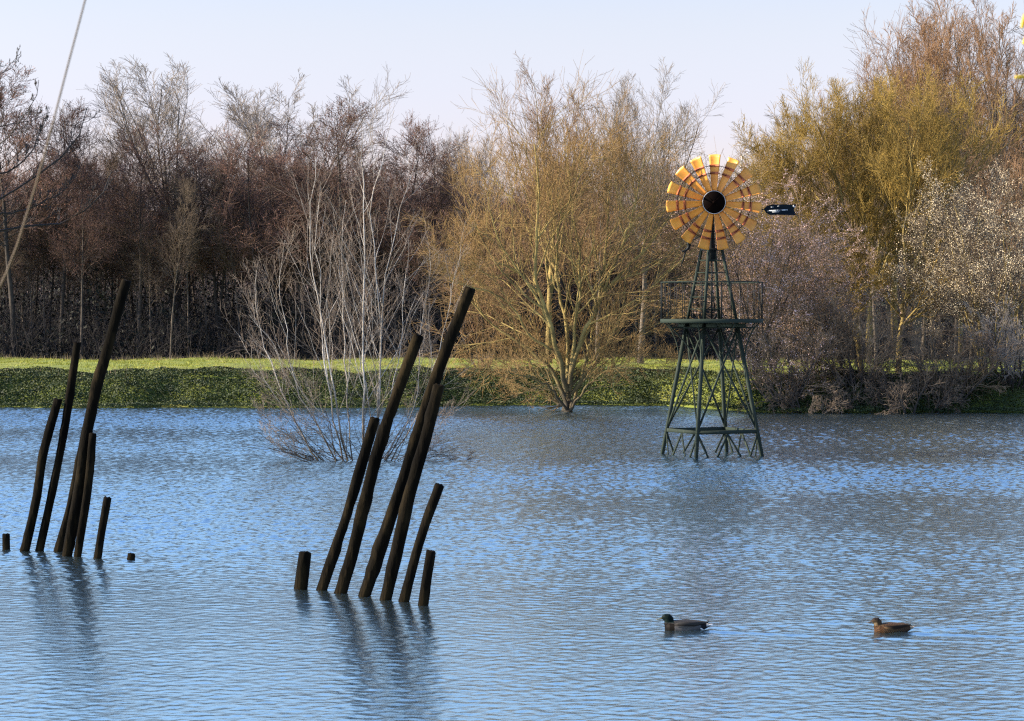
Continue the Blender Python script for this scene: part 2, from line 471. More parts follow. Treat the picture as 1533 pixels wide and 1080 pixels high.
def place(root, px, d, top=None, h=None, wide=1.0, rz=None, label=None, group=None):
    x = (px - 766.5) * d / F; z = gz(x, d)
    root.location = (x, d, z)
    hh = root['h0']
    want = h if h else (H + (HZ - top) * d / F - z)
    s = want / hh
    root.scale = (s * wide, s * wide, s)
    root.rotation_euler = (0, 0, random.uniform(0, 6.28) if rz is None else rz)
    if label: root['label'] = label
    if group: root['group'] = group
    return root

def crown_top(root):
    return max(max(v.co.z for v in c.data.vertices) for c in root.children)

class Kind:
    """prototypes of a kind; take() hands out the prototype itself first, then copies"""
    def __init__(s, makers):
        s.protos = [m() for m in makers]; s.used = set(); s.i = 0
        for p in s.protos: p['h0'] = crown_top(p)
    def take(s, k=None):
        k = (s.i if k is None else k) % len(s.protos); s.i += 1
        p = s.protos[k]
        if k in s.used: return copy_tree(p)
        s.used.add(k); return p

ALD = Kind([lambda: alder(1), lambda: alder(2), lambda: alder(3), lambda: alder(4)])
BIR = Kind([lambda: birch(11), lambda: birch(12), lambda: birch(13)])
POP = Kind([lambda: poplar(21), lambda: poplar(22, fork=.30), lambda: poplar(23, 17, .4, (14, 28))])
TAN = Kind([lambda: poplar(31, 18, .25, (14, 26), ('bark_willow', 'twig_orange'), 12, 10), lambda: poplar(32, 18, .22, (12, 24), ('bark_grey', 'twig_orange'), 13, 10)])

# skyline trees, each read off the photograph (column, distance, top row)
GA = 'alders along the front of the wood'
for px, d, top, w, lab in [
    (22, 124, 62, 1.25, 'tall dark red-brown alder at the left end of the wood'),
    (92, 127, 138, 1.1, 'dark alder hung with catkins, just right of the tall one at the left end'),
    (205, 126, 178, 1.2, 'rusty red alder in front of the tall vase-shaped grey poplar'),
    (330, 128, 195, 1.2, 'red-brown alder between the two bare grey poplars'),
    (392, 126, 185, 1.1, 'red-brown alder standing before the paler, more distant grey poplar'),
    (455, 127, 215, 1.2, 'lower red-brown alder left of the round-topped purple alder'),
    (528, 124, 142, 1.45, 'round-topped purple-brown alder behind the white-stemmed bush'),
    (590, 126, 160, 1.2, 'purple-brown alder just right of the round-topped one'),
    (632, 123, 195, 1.1, 'dark brown alder at the right end of the dark wood')]:
    place(ALD.take(), px, d, top, wide=w, label=lab, group=GA)
place(POP.take(0), 262, 134, 72, wide=1.5, label='tall vase-shaped bare grey poplar rising above the left wood', group='bare poplars above the wood')
place(POP.take(1), 412, 150, 93, wide=1.45, label='paler bare grey poplar right of the tall vase-shaped one', group='bare poplars above the wood')
place(POP.take(0), 958, 112, 82, wide=.95, rz=1.0, label='tall bare grey poplar left of and behind the wind pump wheel', group='bare poplars above the wood')
place(POP.take(0), 672, 165, 186, wide=1.0, label='small far grey poplar in the dip left of the big willow', group='bare poplars above the wood')
place(POP.take(1), 712, 160, 182, wide=.9, label='small far poplar with a dark rounded top beside the big willow', group='bare poplars above the wood')
place(TAN.take(0), 822, 106, 72, wide=1.0, rz=.4, label='tall bare poplar with tan twigs right behind the big flooded willow', group='tan twigged poplars')
place(TAN.take(1), 895, 112, 165, wide=.85, rz=2.4, label='orange-twigged poplar between the flooded willow and the tall grey poplar', group='tan twigged poplars')
for px, d, top, w, k, lab in [
    (1300, 112, 62, 1.05, 0, 'tan poplar at the left edge of the tall right-hand stand'),
    (1372, 114, -40, .95, 1, 'tallest dense tan poplar, its top cut by the edge of the photo'),
    (1437, 116, -30, .85, 0, 'dark-stemmed tall poplar right of the densest tan poplar'),
    (1512, 110, -45, .9, 1, 'tall poplar at the far right behind the white blossom')]:
    place(TAN.take(k), px, d, top, wide=w, label=lab, group='tall poplars on the right')
place(TAN.take(1), 1258, 114, 135, wide=1.0, label='lowest tan poplar at the left shoulder of the right-hand stand', group='tall poplars on the right')
place(TAN.take(0), 1338, 118, 8, wide=1.0, label='tan poplar just left of the tallest dense one', group='tall poplars on the right')
place(TAN.take(1), 1205, 118, 185, wide=.9, label='small tan tree showing above the yellow willow near the street lamp', group='tall poplars on the right')
place(POP.take(2), 1478, 125, 60, wide=.8, label='thin grey poplar in the gap between the tall right-hand poplars', group='tall poplars on the right')

# filler of the wood
g = np.random.default_rng(5)
for i in range(54):
    px = -40 + 1120 * (i + g.uniform(.1, .9)) / 54; d = g.uniform(123, 150)
    top = 245 + 45 * g.normal() * .5 + (25 if px > 680 else 0)
    place(ALD.take(), px, d, top, wide=g.uniform(.9, 1.3), label='bare alder crowded among others inside the dark wood beyond the meadow', group='alders inside the dark wood')
for i in range(16):  # unseen alders added left of the frame to cast shade over the wood
    place(ALD.take(), -60 - 46 * i, g.uniform(122, 140), None, h=g.uniform(11, 14), wide=1.2, label='bare alder added out of view on the left to shade the wood', group='shading alders added left of the view')
for i in range(62):
    px = -30 + 1120 * (i + g.uniform(.1, .9)) / 62; d = g.uniform(122, 140)
    place(BIR.take(), px, d, 285 + 40 * g.normal(), wide=g.uniform(.8, 1.1), label='thin pale-stemmed birch among the dark wood beyond the meadow', group='thin birches in the dark wood')
for i in range(20):
    px = 1090 + 470 * (i + g.uniform(.1, .9)) / 20; d = g.uniform(108, 135)
    place(BIR.take(), px, d, 235 - 110 * smooth(1200, 1400, np.array(px)) + 25 * g.normal(), wide=1.3, label='bare birch filling the back of the right-hand copse', group='birches behind the right-hand copse')

# ---- undergrowth of the wood (nobody could count it)
def make_undergrowth():
    g = np.random.default_rng(77)
    n = 9000
    x = g.uniform(-40, 48, n); y = 122.5 + 40 * g.uniform(0, 1, n) ** 1.4
    p = np.stack([x, y, ground_z(x, y) - .1], -1)
    a = g.uniform(0, 2 * np.pi, n); s = g.uniform(.1, .9, n)
    d = unit(np.stack([np.cos(a) * s, np.sin(a) * s, np.ones(n)], -1))
    L = g.uniform(1.0, 5.0, n) * (.6 + .4 * smooth(122, 135, y))
    pts = grow_level(p, d, L, dict(seg=4, wob=.16, up=.02), g)
    first = (pts, L, np.full(n, .016), np.full(n, .008))
    lv = grow(first, [dict(kids=4, t=(.3, 1), ang=(25, 70), len=(.5, .3), rad=.6, seg=3, wob=.2)], g, .008)
    root = empty('undergrowth'); tag(root, kind='stuff')
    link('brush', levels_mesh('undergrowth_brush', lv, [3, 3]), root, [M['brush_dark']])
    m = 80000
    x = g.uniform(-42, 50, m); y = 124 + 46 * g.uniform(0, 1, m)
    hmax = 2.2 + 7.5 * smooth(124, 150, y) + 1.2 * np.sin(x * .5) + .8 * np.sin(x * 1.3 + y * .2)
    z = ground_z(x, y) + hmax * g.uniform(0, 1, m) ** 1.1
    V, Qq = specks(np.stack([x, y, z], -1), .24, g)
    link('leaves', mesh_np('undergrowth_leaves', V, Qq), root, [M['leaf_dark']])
make_undergrowth()

def make_far_wood():
    g = np.random.default_rng(78)
    n = 5200
    x = g.uniform(-75, 75, n); y = g.uniform(168, 215, n)
    p = np.stack([x, y, ground_z(x, y) - .1], -1)
    a = g.uniform(0, 2 * np.pi, n); s = g.uniform(.0, .3, n)
    d = unit(np.stack([np.cos(a) * s, np.sin(a) * s, np.ones(n)], -1))
    L = g.uniform(5.0, 12.5, n) * (1 + .12 * np.sin(x * .25) + .1 * np.sin(x * .6 + 1))
    pts = grow_level(p, d, L, dict(seg=5, wob=.06, up=.04), g)
    lv = grow((pts, L, np.full(n, .035), np.full(n, .014)), [dict(kids=14, t=(.15, 1), ang=(20, 55), len=(.30, .14), rad=.6, seg=3, wob=.12, up=.04)], g, .016)
    root = empty('far_wood'); tag(root, kind='stuff')
    link('brush', levels_mesh('far_wood_brush', lv, [3, 3]), root, [M['brush_far']])
make_far_wood()

# ------------------------------------------------------------------ the hero trees
NEAR = .0060
def stems_from(ctrls, r0s, m=14, d=84, dj=.6, jit=.0, rng=RNG, tip=.2):
    out = []
    for c in ctrls:
        off = 0.0; pts = []
        side = rng.uniform(-1, 1) * dj
        n = len(c)
        for i, (px, py) in enumerate(c):
            pts.append(P(px, py, d + side * i / max(n - 1, 1)))
        s = spline(pts, m)
        s[1:-1] += rng.normal(size=(m - 2, 3)) * jit
        out.append(s)
    pts = np.array(out)
    L = np.linalg.norm(np.diff(pts, axis=1), axis=-1).sum(1)
    r0 = np.array(r0s)
    return pts, L, r0, r0 * tip

# big willow standing in the flood
g = np.random.default_rng(101)
W = [
 ([(851, 622), (850, 600), (850, 575), (849, 556), (846, 535)], .22),
 ([(853, 616), (880, 578), (908, 556), (945, 538)], .06),
 ([(849, 616), (825, 582), (790, 565), (748, 556)], .06),
 ([(854, 616), (868, 572), (882, 520), (888, 455)], .085),
 ([(848, 616), (836, 577), (814, 530), (797, 480)], .085),
 ([(848, 585), (847, 570), (833, 520), (820, 467), (803, 427), (803, 363), (807, 280), (800, 215)], .115),
 ([(851, 575), (850, 563), (850, 493), (837, 440), (833, 407), (827, 340), (822, 262)], .10),
 ([(853, 585), (863, 530), (887, 473), (903, 437), (940, 400), (990, 343), (1030, 280)], .11),
 ([(852, 580), (860, 493), (867, 430), (867, 373), (857, 320), (850, 245)], .09),
 ([(863, 530), (893, 460), (907, 397), (907, 347), (918, 230)], .08),
 ([(846, 595), (820, 547), (777, 513), (743, 490), (710, 457), (665, 405)], .085),
 ([(837, 530), (793, 500), (767, 460), (730, 437), (670, 420)], .065),
 ([(825, 485), (780, 413), (730, 387), (680, 365)], .06),
 ([(856, 590), (900, 533), (920, 493), (953, 460), (983, 420), (1025, 385)], .08),
 ([(880, 545), (903, 520), (953, 500), (1000, 478)], .05),
 ([(812, 445), (763, 397), (745, 360), (700, 300)], .055),
 ([(803, 397), (787, 330), (747, 275), (724, 250)], .055),
 ([(903, 437), (925, 380), (950, 310), (965, 235)], .06),
 ([(833, 407), (840, 340), (868, 260), (878, 225)], .05),
 ([(820, 547), (785, 545), (745, 548), (712, 552)], .035),
 ([(900, 533), (935, 530), (965, 533), (1000, 545)], .03),
]
first = stems_from([w[0] for w in W], [w[1] * .88 for w in W], 16, 84, 2.6, .035, g)
assemble('willow_tree', first,
    [dict(kids=10, t=(.22, .99), ang=(22, 55), len=(.46, .26), rad=.6, seg=8, wob=.12, up=.06, keep=.95),
     dict(kids=7, t=(.15, 1), ang=(20, 52), len=(.55, .38), rad=.55, seg=6, wob=.13, up=.04),
     dict(kids=5, t=(.1, 1), ang=(18, 45), len=(.8, .5), rad=.55, seg=4, wob=.12, up=.05),
     dict(kids=2, t=(.2, 1), ang=(18, 45), len=(.8, .6), rad=.6, seg=3, wob=.1, up=.05)], g, .0055, 3, M['bark_willow'], M['twig_willow'],
    label='big multi-stemmed yellow-barked willow standing in the flood at mid picture', sides=[9, 6, 4, 3, 3])

# white-stemmed bush in the water
g = np.random.default_rng(202)
S = [
 ([(545, 694), (545, 600), (545, 523), (544, 409), (544, 306), (544, 195)], .048),
 ([(563, 694), (568, 565), (574, 440), (584, 383), (600, 321), (622, 245)], .042),
 ([(562, 694), (566, 590), (570, 480), (560, 380), (559, 290), (574, 230), (590, 165)], .040),
 ([(522, 694), (501, 591), (478, 461), (465, 378), (469, 290), (472, 235)], .040),
 ([(514, 694), (486, 544), (480, 440), (473, 347), (480, 280)], .034),
 ([(480, 694), (434, 612), (397, 523), (382, 456), (384, 405)], .034),
 ([(505, 694), (442, 575), (428, 487), (420, 430), (426, 360)], .030),
 ([(490, 694), (450, 660), (412, 640), (386, 612)], .022),
 ([(484, 694), (440, 680), (405, 660), (395, 640)], .018),
 ([(584, 694), (620, 632), (662, 513), (690, 372)], .026),
 ([(575, 694), (620, 610), (632, 480), (645, 390)], .026),
 ([(590, 694), (640, 650), (668, 625), (690, 612)], .018),
 ([(600, 696), (650, 680), (690, 690), (706, 684)], .014),
 ([(528, 694), (520, 600), (515, 500), (510, 400), (518, 300)], .030),
 ([(552, 694), (556, 620), (535, 520), (515, 450), (508, 390)], .026),
 ([(530, 694), (500, 640), (455, 590), (425, 540), (400, 500), (372, 470)], .020),
 ([(556, 694), (585, 600), (600, 520), (605, 440), (612, 360)], .028),
 ([(518, 694), (470, 640), (430, 620), (400, 570), (365, 520)], .016),
]
first = stems_from([w[0] for w in S], [w[1] * .60 for w in S], 14, dist_of_row(690), 1.0, .025, g, .2)
BUSH = assemble('birch_bush', first,
    [dict(kids=13, t=(.12, .98), ang=(18, 42), len=(.32, .14), rad=.42, seg=6, wob=.09, up=.07),
     dict(kids=7, t=(.2, 1), ang=(20, 45), len=(.5, .3), rad=.5, seg=4, wob=.1, up=.05),
     dict(kids=3, t=(.2, 1), ang=(20, 45), len=(.6, .4), rad=.6, seg=3, wob=.1, up=.04)], g, .0030, 2, M['bark_pale'], M['twig_bush'],
    label='leafless white-stemmed bush rising out of the lake behind the near piles', cat='bush', sides=[7, 4, 3, 3])

def low_shoots(root):
    """thicket of low arching shoots round the foot of the flooded bush"""
    g = np.random.default_rng(210); n = 46; d = dist_of_row(690)
    px = g.normal(535, 38, n); p = np.array([P(a_, 691, d + b_) for a_, b_ in zip(px, g.uniform(-.6, .6, n))]); p[:, 2] = -.1
    dr = unit(np.stack([(px - 535) / 45 + g.normal(size=n) * .5, g.normal(size=n) * .5, g.uniform(.35, 1.1, n)], -1))
    L = g.uniform(.8, 2.3, n)
    pts = grow_level(p, dr, L, dict(seg=7, wob=.10, up=-.015), g)
    lv = grow((pts, L, np.full(n, .011), np.full(n, .004)), [dict(kids=7, t=(.25, 1), ang=(20, 50), len=(.4, .22), rad=.6, seg=4, wob=.12, up=.05)], g, .003)
    link('shoots', levels_mesh('low_shoots', lv, [4, 3]), root, [M['bark_dark']])
low_shoots(BUSH)

# right-hand bank: yellow willows, blossom, thorn scrub
def bush(name, px, d, top, wpx, n, spec, mt, mc, seed, label, cat='bush', buds=None, r=.05, group=None, spread=.9, base_row=None, rmin=.0072, up=.03, split=1):
    g = np.random.default_rng(seed)
    x = (px - 766.5) * d / F; z = max(gz(x, d), -.05)
    h = H + (HZ - top) * d / F - z; half = wpx * d / F / 2
    first = multi_stem(n, h, r, spread * half / h * 1.6, g, wob=.09, up=up)
    t = assemble(name, first, spec, g, rmin, split, mt, mc, label, cat, group, buds, (x, d, z))
    zt = crown_top(t); t.scale.z = h / zt
    return t

def dense(k1, k2, k3, up=.04, a=(25, 60)):
    return [dict(kids=k1, t=(.2, .98), ang=a, len=(.42, .20), rad=.5, seg=6, wob=.12, up=up),
            dict(kids=k2, t=(.15, 1), ang=(22, 55), len=(.5, .3), rad=.55, seg=4, wob=.12, up=up),
            dict(kids=k3, t=(.15, 1), ang=(22, 55), len=(.6, .4), rad=.6, seg=3, wob=.13, up=up)]

Y1 = [
 ([(1290, 560), (1285, 500), (1280, 430), (1272, 400)], .15),
 ([(1281, 450), (1272, 385), (1250, 330), (1215, 285), (1175, 240)], .08),
 ([(1280, 430), (1275, 370), (1262, 300), (1240, 230), (1225, 190)], .085),
 ([(1281, 420), (1290, 350), (1295, 280), (1290, 200)], .08),
 ([(1283, 430), (1300, 370), (1320, 300), (1335, 220)], .07),
 ([(1278, 415), (1240, 365), (1200, 345), (1150, 320)], .06),
 ([(1283, 440), (1240, 415), (1200, 420), (1165, 425)], .05),
 ([(1285, 470), (1320, 420), (1350, 370), (1362, 320)], .05),
 ([(1270, 380), (1225, 320), (1190, 300), (1140, 270)], .05),
 ([(1272, 400), (1220, 350), (1180, 310), (1150, 250)], .05),
 ([(1275, 370), (1240, 290), (1210, 240), (1185, 205)], .05),
 ([(1278, 360), (1275, 290), (1265, 230), (1258, 175)], .05),
 ([(1283, 380), (1305, 310), (1315, 240), (1312, 175)], .05),
 ([(1276, 395), (1230, 370), (1185, 375), (1140, 360)], .045),
 ([(1281, 410), (1250, 385), (1215, 390), (1180, 400)], .04),
 ([(1290, 420), (1325, 385), (1345, 330), (1350, 270)], .05),
]
g = np.random.default_rng(303)
first = stems_from([w[0] for w in Y1], [w[1] for w in Y1], 14, 94, 2.2, .04, g)
wspec = lambda k: [dict(kids=k + 3, t=(.25, .99), ang=(20, 50), len=(.55, .30), rad=.55, seg=7, wob=.09, up=.08),
     dict(kids=8, t=(.15, 1), ang=(20, 48), len=(.48, .28), rad=.5, seg=5, wob=.10, up=.06),
     dict(kids=7, t=(.1, 1), ang=(18, 45), len=(.6, .35), rad=.55, seg=4, wob=.1, up=.07),
     dict(kids=2, t=(.2, 1), ang=(18, 45), len=(.7, .5), rad=.6, seg=3, wob=.1, up=.06)]
assemble('willow_tree', first, wspec(10), g, NEAR, 2, M['bark_willow'], M['twig_olive'], label='yellow-green willow, broad and rounded, right of the wind pump tail vane', sides=[8, 6, 4, 3, 3],
         buds=[('buds', 16000, .045, M['bud_olive'], .05, 3)])
Y2 = [
 ([(1345, 560), (1350, 470), (1362, 420), (1375, 380)], .13),
 ([(1365, 420), (1385, 350), (1400, 280), (1405, 200)], .08),
 ([(1360, 430), (1355, 350), (1365, 270), (1360, 180)], .08),
 ([(1370, 400), (1410, 330), (1435, 260), (1455, 200)], .07),
 ([(1368, 400), (1395, 340), (1385, 260), (1380, 190)], .07),
 ([(1358, 440), (1320, 400), (1300, 350), (1290, 310)], .05),
]
g = np.random.default_rng(304)
first = stems_from([w[0] for w in Y2], [w[1] for w in Y2], 14, 92, 2.2, .04, g)
assemble('willow_tree', first, wspec(10), g, NEAR, 2, M['bark_willow'], M['twig_olive'], label='yellow-green willow with a leaning trunk left of the white blossom', sides=[8, 6, 4, 3, 3],
         buds=[('buds', 12000, .045, M['bud_olive'], .05, 3)])

GB = 'scrub along the right-hand bank'
bush('blossom_bush', 1128, 87, 232, 170, 14, dense(11, 7, 6), M['bark_dark'], M['twig_mauve'], 401, 'pink blossoming plum bush right behind the wind pump tower', buds=[('blossom', 15000, .055, M['blossom_pink'], .05, 2)])
bush('blossom_bush', 1215, 90, 330, 160, 12, dense(10, 7, 5), M['bark_dark'], M['twig_mauve'], 402, 'lower pink blossoming bush beneath the tail vane', buds=[('blossom', 8000, .055, M['blossom_pink'], .05, 2)])
bush('blossom_bush', 1478, 89, 232, 200, 14, dense(11, 7, 6), M['bark_willow'], M['twig_brown'], 403, 'tall white blossoming thorn bush near the right edge', buds=[('blossom', 36000, .044, M['blossom_white'], .06, 3)])
bush('thorn_bush', 1285, 84.5, 420, 260, 22, dense(9, 6, 5, .0), M['bark_dark'], M['twig_mauve'], 404, 'widest mauve-grey thorn bush at the waterline below the yellow willows', group=GB)
bush('thorn_bush', 1175, 84, 455, 160, 14, dense(9, 6, 4, .0), M['bark_dark'], M['twig_mauve'], 405, 'mauve thorn bush at the waterline right beside the wind pump tower', group=GB, buds=[('blossom', 1800, .05, M['blossom_pink'], .05, 2)])
bush('thorn_bush', 1420, 84.5, 470, 200, 16, dense(9, 6, 4, .0), M['bark_dark'], M['twig_mauve'], 406, 'grey-brown thorn bush at the waterline right of the widest one', group=GB)
bush('thorn_bush', 1515, 85, 440, 150, 14, dense(9, 6, 4, .0), M['bark_dark'], M['twig_grey'], 407, 'pale grey thorn bush at the waterline by the right edge', group=GB)
bush('thorn_bush', 1360, 83.4, 530, 220, 16, dense(8, 6, 5, .0), M['bark_dark'], M['twig_brown'], 408, 'low brown tangle overhanging the water in front of the thorn bushes', group=GB, spread=1.2)
bush('thorn_bush', 1215, 83.4, 545, 180, 14, dense(8, 6, 5, .0), M['bark_dark'], M['twig_brown'], 409, 'low dark tangle of arching stems over the water near the tower', group=GB, spread=1.2)
bush('orange_shrub', 1525, 98, 150, 90, 8, dense(9, 6, 5, .08, (15, 35)), M['bark_willow'], M['twig_orange'], 410, 'upright orange-twigged shrub behind the white blossom at the right edge')
bush('pink_shrub', 1155, 100, 196, 130, 12, dense(10, 6, 5, .05), M['bark_dark'], M['twig_mauve'], 411, 'thin twiggy shrub behind the top of the pink plum bush', buds=[('blossom', 2500, .05, M['blossom_pink'], .05, 2)])
bush('orange_shrub', 725, 100, 330, 150, 12, dense(10, 7, 5, .06, (15, 40)), M['bark_dark'], M['twig_orange'], 412, 'rust-coloured shrub behind the left limbs of the big willow')

# ------------------------------------------------------------------ bank cover, meadow grass
def make_bank():
    g = np.random.default_rng(9)
    n = 190000
    x = g.uniform(-30, 30, n); t = g.uniform(-.12, 1, n); s = shore(x)
    y = s - .25 + 3.5 * t
    lump = .5 + .5 * np.sin(x * 2.1 + 3 * np.sin(y * 1.3)) * np.sin(x * .83 + y * 2.2)
    z = ground_z(x, y) + .075 + .20 * lump * g.uniform(.2, 1, n)
    z = np.maximum(z, .02 + .14 * g.uniform(0, 1, n))
    V, Qq = specks(np.stack([x, y, z], -1), .078, g, flat=.2)
    o = link('ground_cover', mesh_np('ground_cover', V, Qq), None, [M['ground_leaf']]); tag(o, kind='stuff')
    n = 90000
    x = g.uniform(-34, 34, n); y = shore(x) + 2.6 + g.uniform(0, 1, n) * 32
    keep = y < 124; x = x[keep]; y = y[keep]; n = len(x)
    h = g.uniform(.04, .11, n) * (1 + .5 * np.clip(np.sin(x * .7) * np.sin(y * .5 + x * .2), 0, 1)); a = g.uniform(0, 6.28, n)
    p = np.stack([x, y, ground_z(x, y) - .02], -1)
    w = np.stack([np.cos(a), np.sin(a), 0 * a], -1) * .02
    tipv = p + np.stack([g.normal(size=n) * .06, g.normal(size=n) * .06, h], -1)
    V = np.stack([p - w, p + w, tipv], 1).reshape(-1, 3)
    o = link('meadow_grass', mesh_np('meadow_grass', V, None, np.arange(3 * n).reshape(n, 3)), None, [M['grass']]); tag(o, kind='stuff')
    # dry stalks at the foot of the wood and on the bank
    n = 3500
    x = g.uniform(-34, 34, n); y = np.where(g.uniform(size=n) < .6, 121 + g.normal(size=n) * 1.2, shore(x) + 2.9 + g.normal(size=n) * .4)
    h = g.uniform(.15, .45, n); p = np.stack([x, y, ground_z(x, y) - .02], -1)
    w = np.stack([np.ones(n), 0 * x, 0 * x], -1) * .012
    tipv = p + np.stack([g.normal(size=n) * .12, g.normal(size=n) * .12, h], -1)
    V = np.stack([p - w, p + w, tipv], 1).reshape(-1, 3)
    o = link('dry_weeds', mesh_np('dry_weeds', V, None, np.arange(3 * n).reshape(n, 3)), None, [M['straw']]); tag(o, kind='stuff')
make_bank()

# ------------------------------------------------------------------ timber piles
M['pile'] = mat('wet_pile_wood', [(.0012, .001, .0008), (.0045, .0035, .0021), (.022, .0155, .007)], 3.2, .85, bump=.8, bump_scale=22, spec=.03, stretch=(1, 1, .3), stops=[.35, .52, .70])
def make_pile(ctrl, wpx, label, group, seed, lean=0.0):
    g = np.random.default_rng(seed)
    bpx, brow = ctrl[0]
    d = dist_of_row(brow); base = P(bpx, brow, d)
    pts = [base + np.array([0, 0, 0])]
    top = None
    for i, (px, py) in enumerate(ctrl[1:]):
        pts.append(P(px, py, d + lean * (i + 1)))
    ext = pts[0] + (pts[0] - pts[1]) / np.linalg.norm(pts[0] - pts[1]) * .9
    length = np.linalg.norm(pts[-1] - pts[0])
    m = max(12, int(length / .07)); 
    path = spline([ext] + pts, m) - base
    r = .88 * wpx / 2 * d / F
    sides = 18
    tan = np.gradient(path, axis=0); tan = unit(tan)
    u = unit(np.cross(tan, np.array([0, 1.0, .03]))); v = np.cross(tan, u)
    a = np.arange(sides) * 2 * np.pi / sides
    s = np.linspace(0, 1, m)
    rad = r * (1.06 - .10 * s)[:, None] * (1 + .05 * np.sin(3 * a + 2 * g.uniform())[None] * np.sin(5 * s + g.uniform(0, 6))[:, None])
    nb = int(length * 4) + 3          # old branch scars and swellings
    for k in range(nb):
        t0 = g.uniform(.1, .95); a0 = g.uniform(0, 6.28); amp = g.uniform(.05, .26)
        dl = (s[:, None] - t0) * length
        da = np.angle(np.exp(1j * (a[None] - a0)))
        rad = rad * (1 + amp * np.exp(-(dl / .06) ** 2 - (da / .7) ** 2))
    for k in range(4):                # gentle long swellings
        t0 = g.uniform(.1, .9); rad = rad * (1 + g.uniform(-.12, .13) * np.exp(-(((s - t0) * length) / .25) ** 2))[:, None]
    rad = rad * (1 + .012 * g.normal(size=rad.shape))
    V = path[:, None] + u[:, None] * (np.cos(a)[None, :, None] * rad[..., None]) + v[:, None] * (np.sin(a)[None, :, None] * rad[..., None])
    rough = .35 * r * g.normal(size=sides) * .35
    V[-1] += tan[-1] * rough[:, None]
    idx = np.arange(m * sides).reshape(m, sides); j = np.roll(np.arange(sides), -1)
    Q = np.stack([idx[:-1], idx[:-1][:, j], idx[1:][:, j], idx[1:]], -1).reshape(-1, 4)
    V = V.reshape(-1, 3)
    # worn top: a bevel ring, a second ring, centre
    n0 = len(V); ring = idx[-1]; C = path[-1]
    r2 = C + (V[ring] - C) * .82 + tan[-1] * r * .16
    r3 = C + (V[ring] - C) * .4 + tan[-1] * r * (.2 + .15 * g.normal(size=(sides, 1)) * .4)
    V = np.concatenate([V, r2, r3, [C + tan[-1] * r * .2]])
    a1 = n0 + np.arange(sides); a2 = a1 + sides
    Q = np.concatenate([Q, np.stack([ring, ring[j], a1[j], a1], -1), np.stack([a1, a1[j], a2[j], a2], -1)])
    T = np.stack([a2, a2[j], np.full(sides, n0 + 2 * sides)], -1)
    o = link('timber_pile', mesh_np('timber_pile', V, Q, T, smooth=True), None, [M['pile']])
    o.location = base
    tag(o, label, 'pile', group)

GN = 'near cluster of leaning piles'; GL = 'left cluster of leaning piles'
for i, (c, w, lab, grp) in enumerate([
    ([(450, 882), (457, 828)], 21, 'short upright black stump left of the near cluster of leaning piles', GN),
    ([(482, 883), (508, 805), (524, 755), (561, 627)], 18, 'leaning black pile of middling height, leftmost long one of the near cluster', GN),
    ([(510, 888), (530, 820), (566, 675), (598, 580), (626, 503)], 20, 'second tallest leaning pile of the near cluster, ending before the dark wood', GN),
    ([(545, 893), (583, 780), (625, 650), (660, 545), (704, 433)], 20, 'tallest leaning pile of the near cluster', GN),
    ([(577, 898), (602, 790), (612, 745), (638, 655), (657, 578)], 20, 'knotty pile leaning against the right side of the tallest near pile', GN),
    ([(605, 901), (613, 868), (632, 800), (658, 727)], 18, 'short leaning pile that crosses a shorter one at the right of the near cluster', GN),
    ([(633, 906), (638, 870), (645, 826)], 17, 'shortest leaning pile at the right end of the near cluster', GN),
    ([(9, 822), (9, 801)], 17, 'low black stump at the left edge beside the left cluster', GL),
    ([(37, 825), (55, 745), (65, 680), (87, 599)], 15, 'curved pile, first long one from the left edge in the left cluster', GL),
    ([(59, 825), (75, 750), (96, 645), (116, 514)], 14, 'slim tall pile, second longest of the left cluster', GL),
    ([(100, 832), (117, 740), (132, 640), (150, 560), (154, 548), (189, 421)], 18, 'tallest pile of the left cluster, thick and kinked near its middle', GL),
    ([(87, 826), (106, 757), (125, 660), (134, 618)], 14, 'pile half hidden behind the tallest pile of the left cluster', GL),
    ([(116, 833), (131, 735), (139, 650)], 13, 'thin straight pile just right of the tallest of the left cluster', GL),
    ([(146, 836), (153, 790), (161, 746)], 14, 'short pile at the right of the left cluster', GL),
    ([(196, 838), (197, 830)], 17, 'rounded stump barely above the water right of the left cluster', GL)]):
    make_pile(c, w, lab, grp, 900 + i)

# ------------------------------------------------------------------ wind pump
def paint(name, col, rough=.4, worn=(.05, .07, .06), spec=.5):
    return mat(name, [worn, col, col], 9, rough, bump=.15, spec=spec, stops=[.28, .42, .7])
M['green_paint'] = paint('green_paint', (.023, .030, .024), .6, (.04, .048, .038), .02)
M['black_paint'] = paint('black_paint', (.004, .006, .0065), .6, (.012, .012, .012), .15)
M['blade_yellow'] = mat('blade_yellow', [(.42, .15, .015), (.58, .25, .025), (.64, .31, .04)], 2.5, .45, bump=.1, spec=.4)
_nt = M['blade_yellow'].node_tree; _N = _nt.nodes; _L = _nt.links
_tc = _N.new('ShaderNodeTexCoord'); _ln = _N.new('ShaderNodeVectorMath'); _ln.operation = 'LENGTH'; _L.new(_tc.outputs['Object'], _ln.inputs[0])
_mr = _N.new('ShaderNodeMapRange'); _mr.inputs['From Min'].default_value = .3; _mr.inputs['From Max'].default_value = 1.2; _L.new(_ln.outputs['Value'], _mr.inputs['Value'])
_rp = _N.new('ShaderNodeValToRGB'); _rp.color_ramp.elements[0].color = (1.05, .82, .60, 1); _rp.color_ramp.elements[1].color = (1.05, 1.02, 1.2, 1)
_L.new(_mr.outputs['Result'], _rp.inputs['Fac'])
_mx = _N.new('ShaderNodeMix'); _mx.data_type = 'RGBA'; _mx.blend_type = 'MULTIPLY'; _mx.inputs['Factor'].default_value = 1
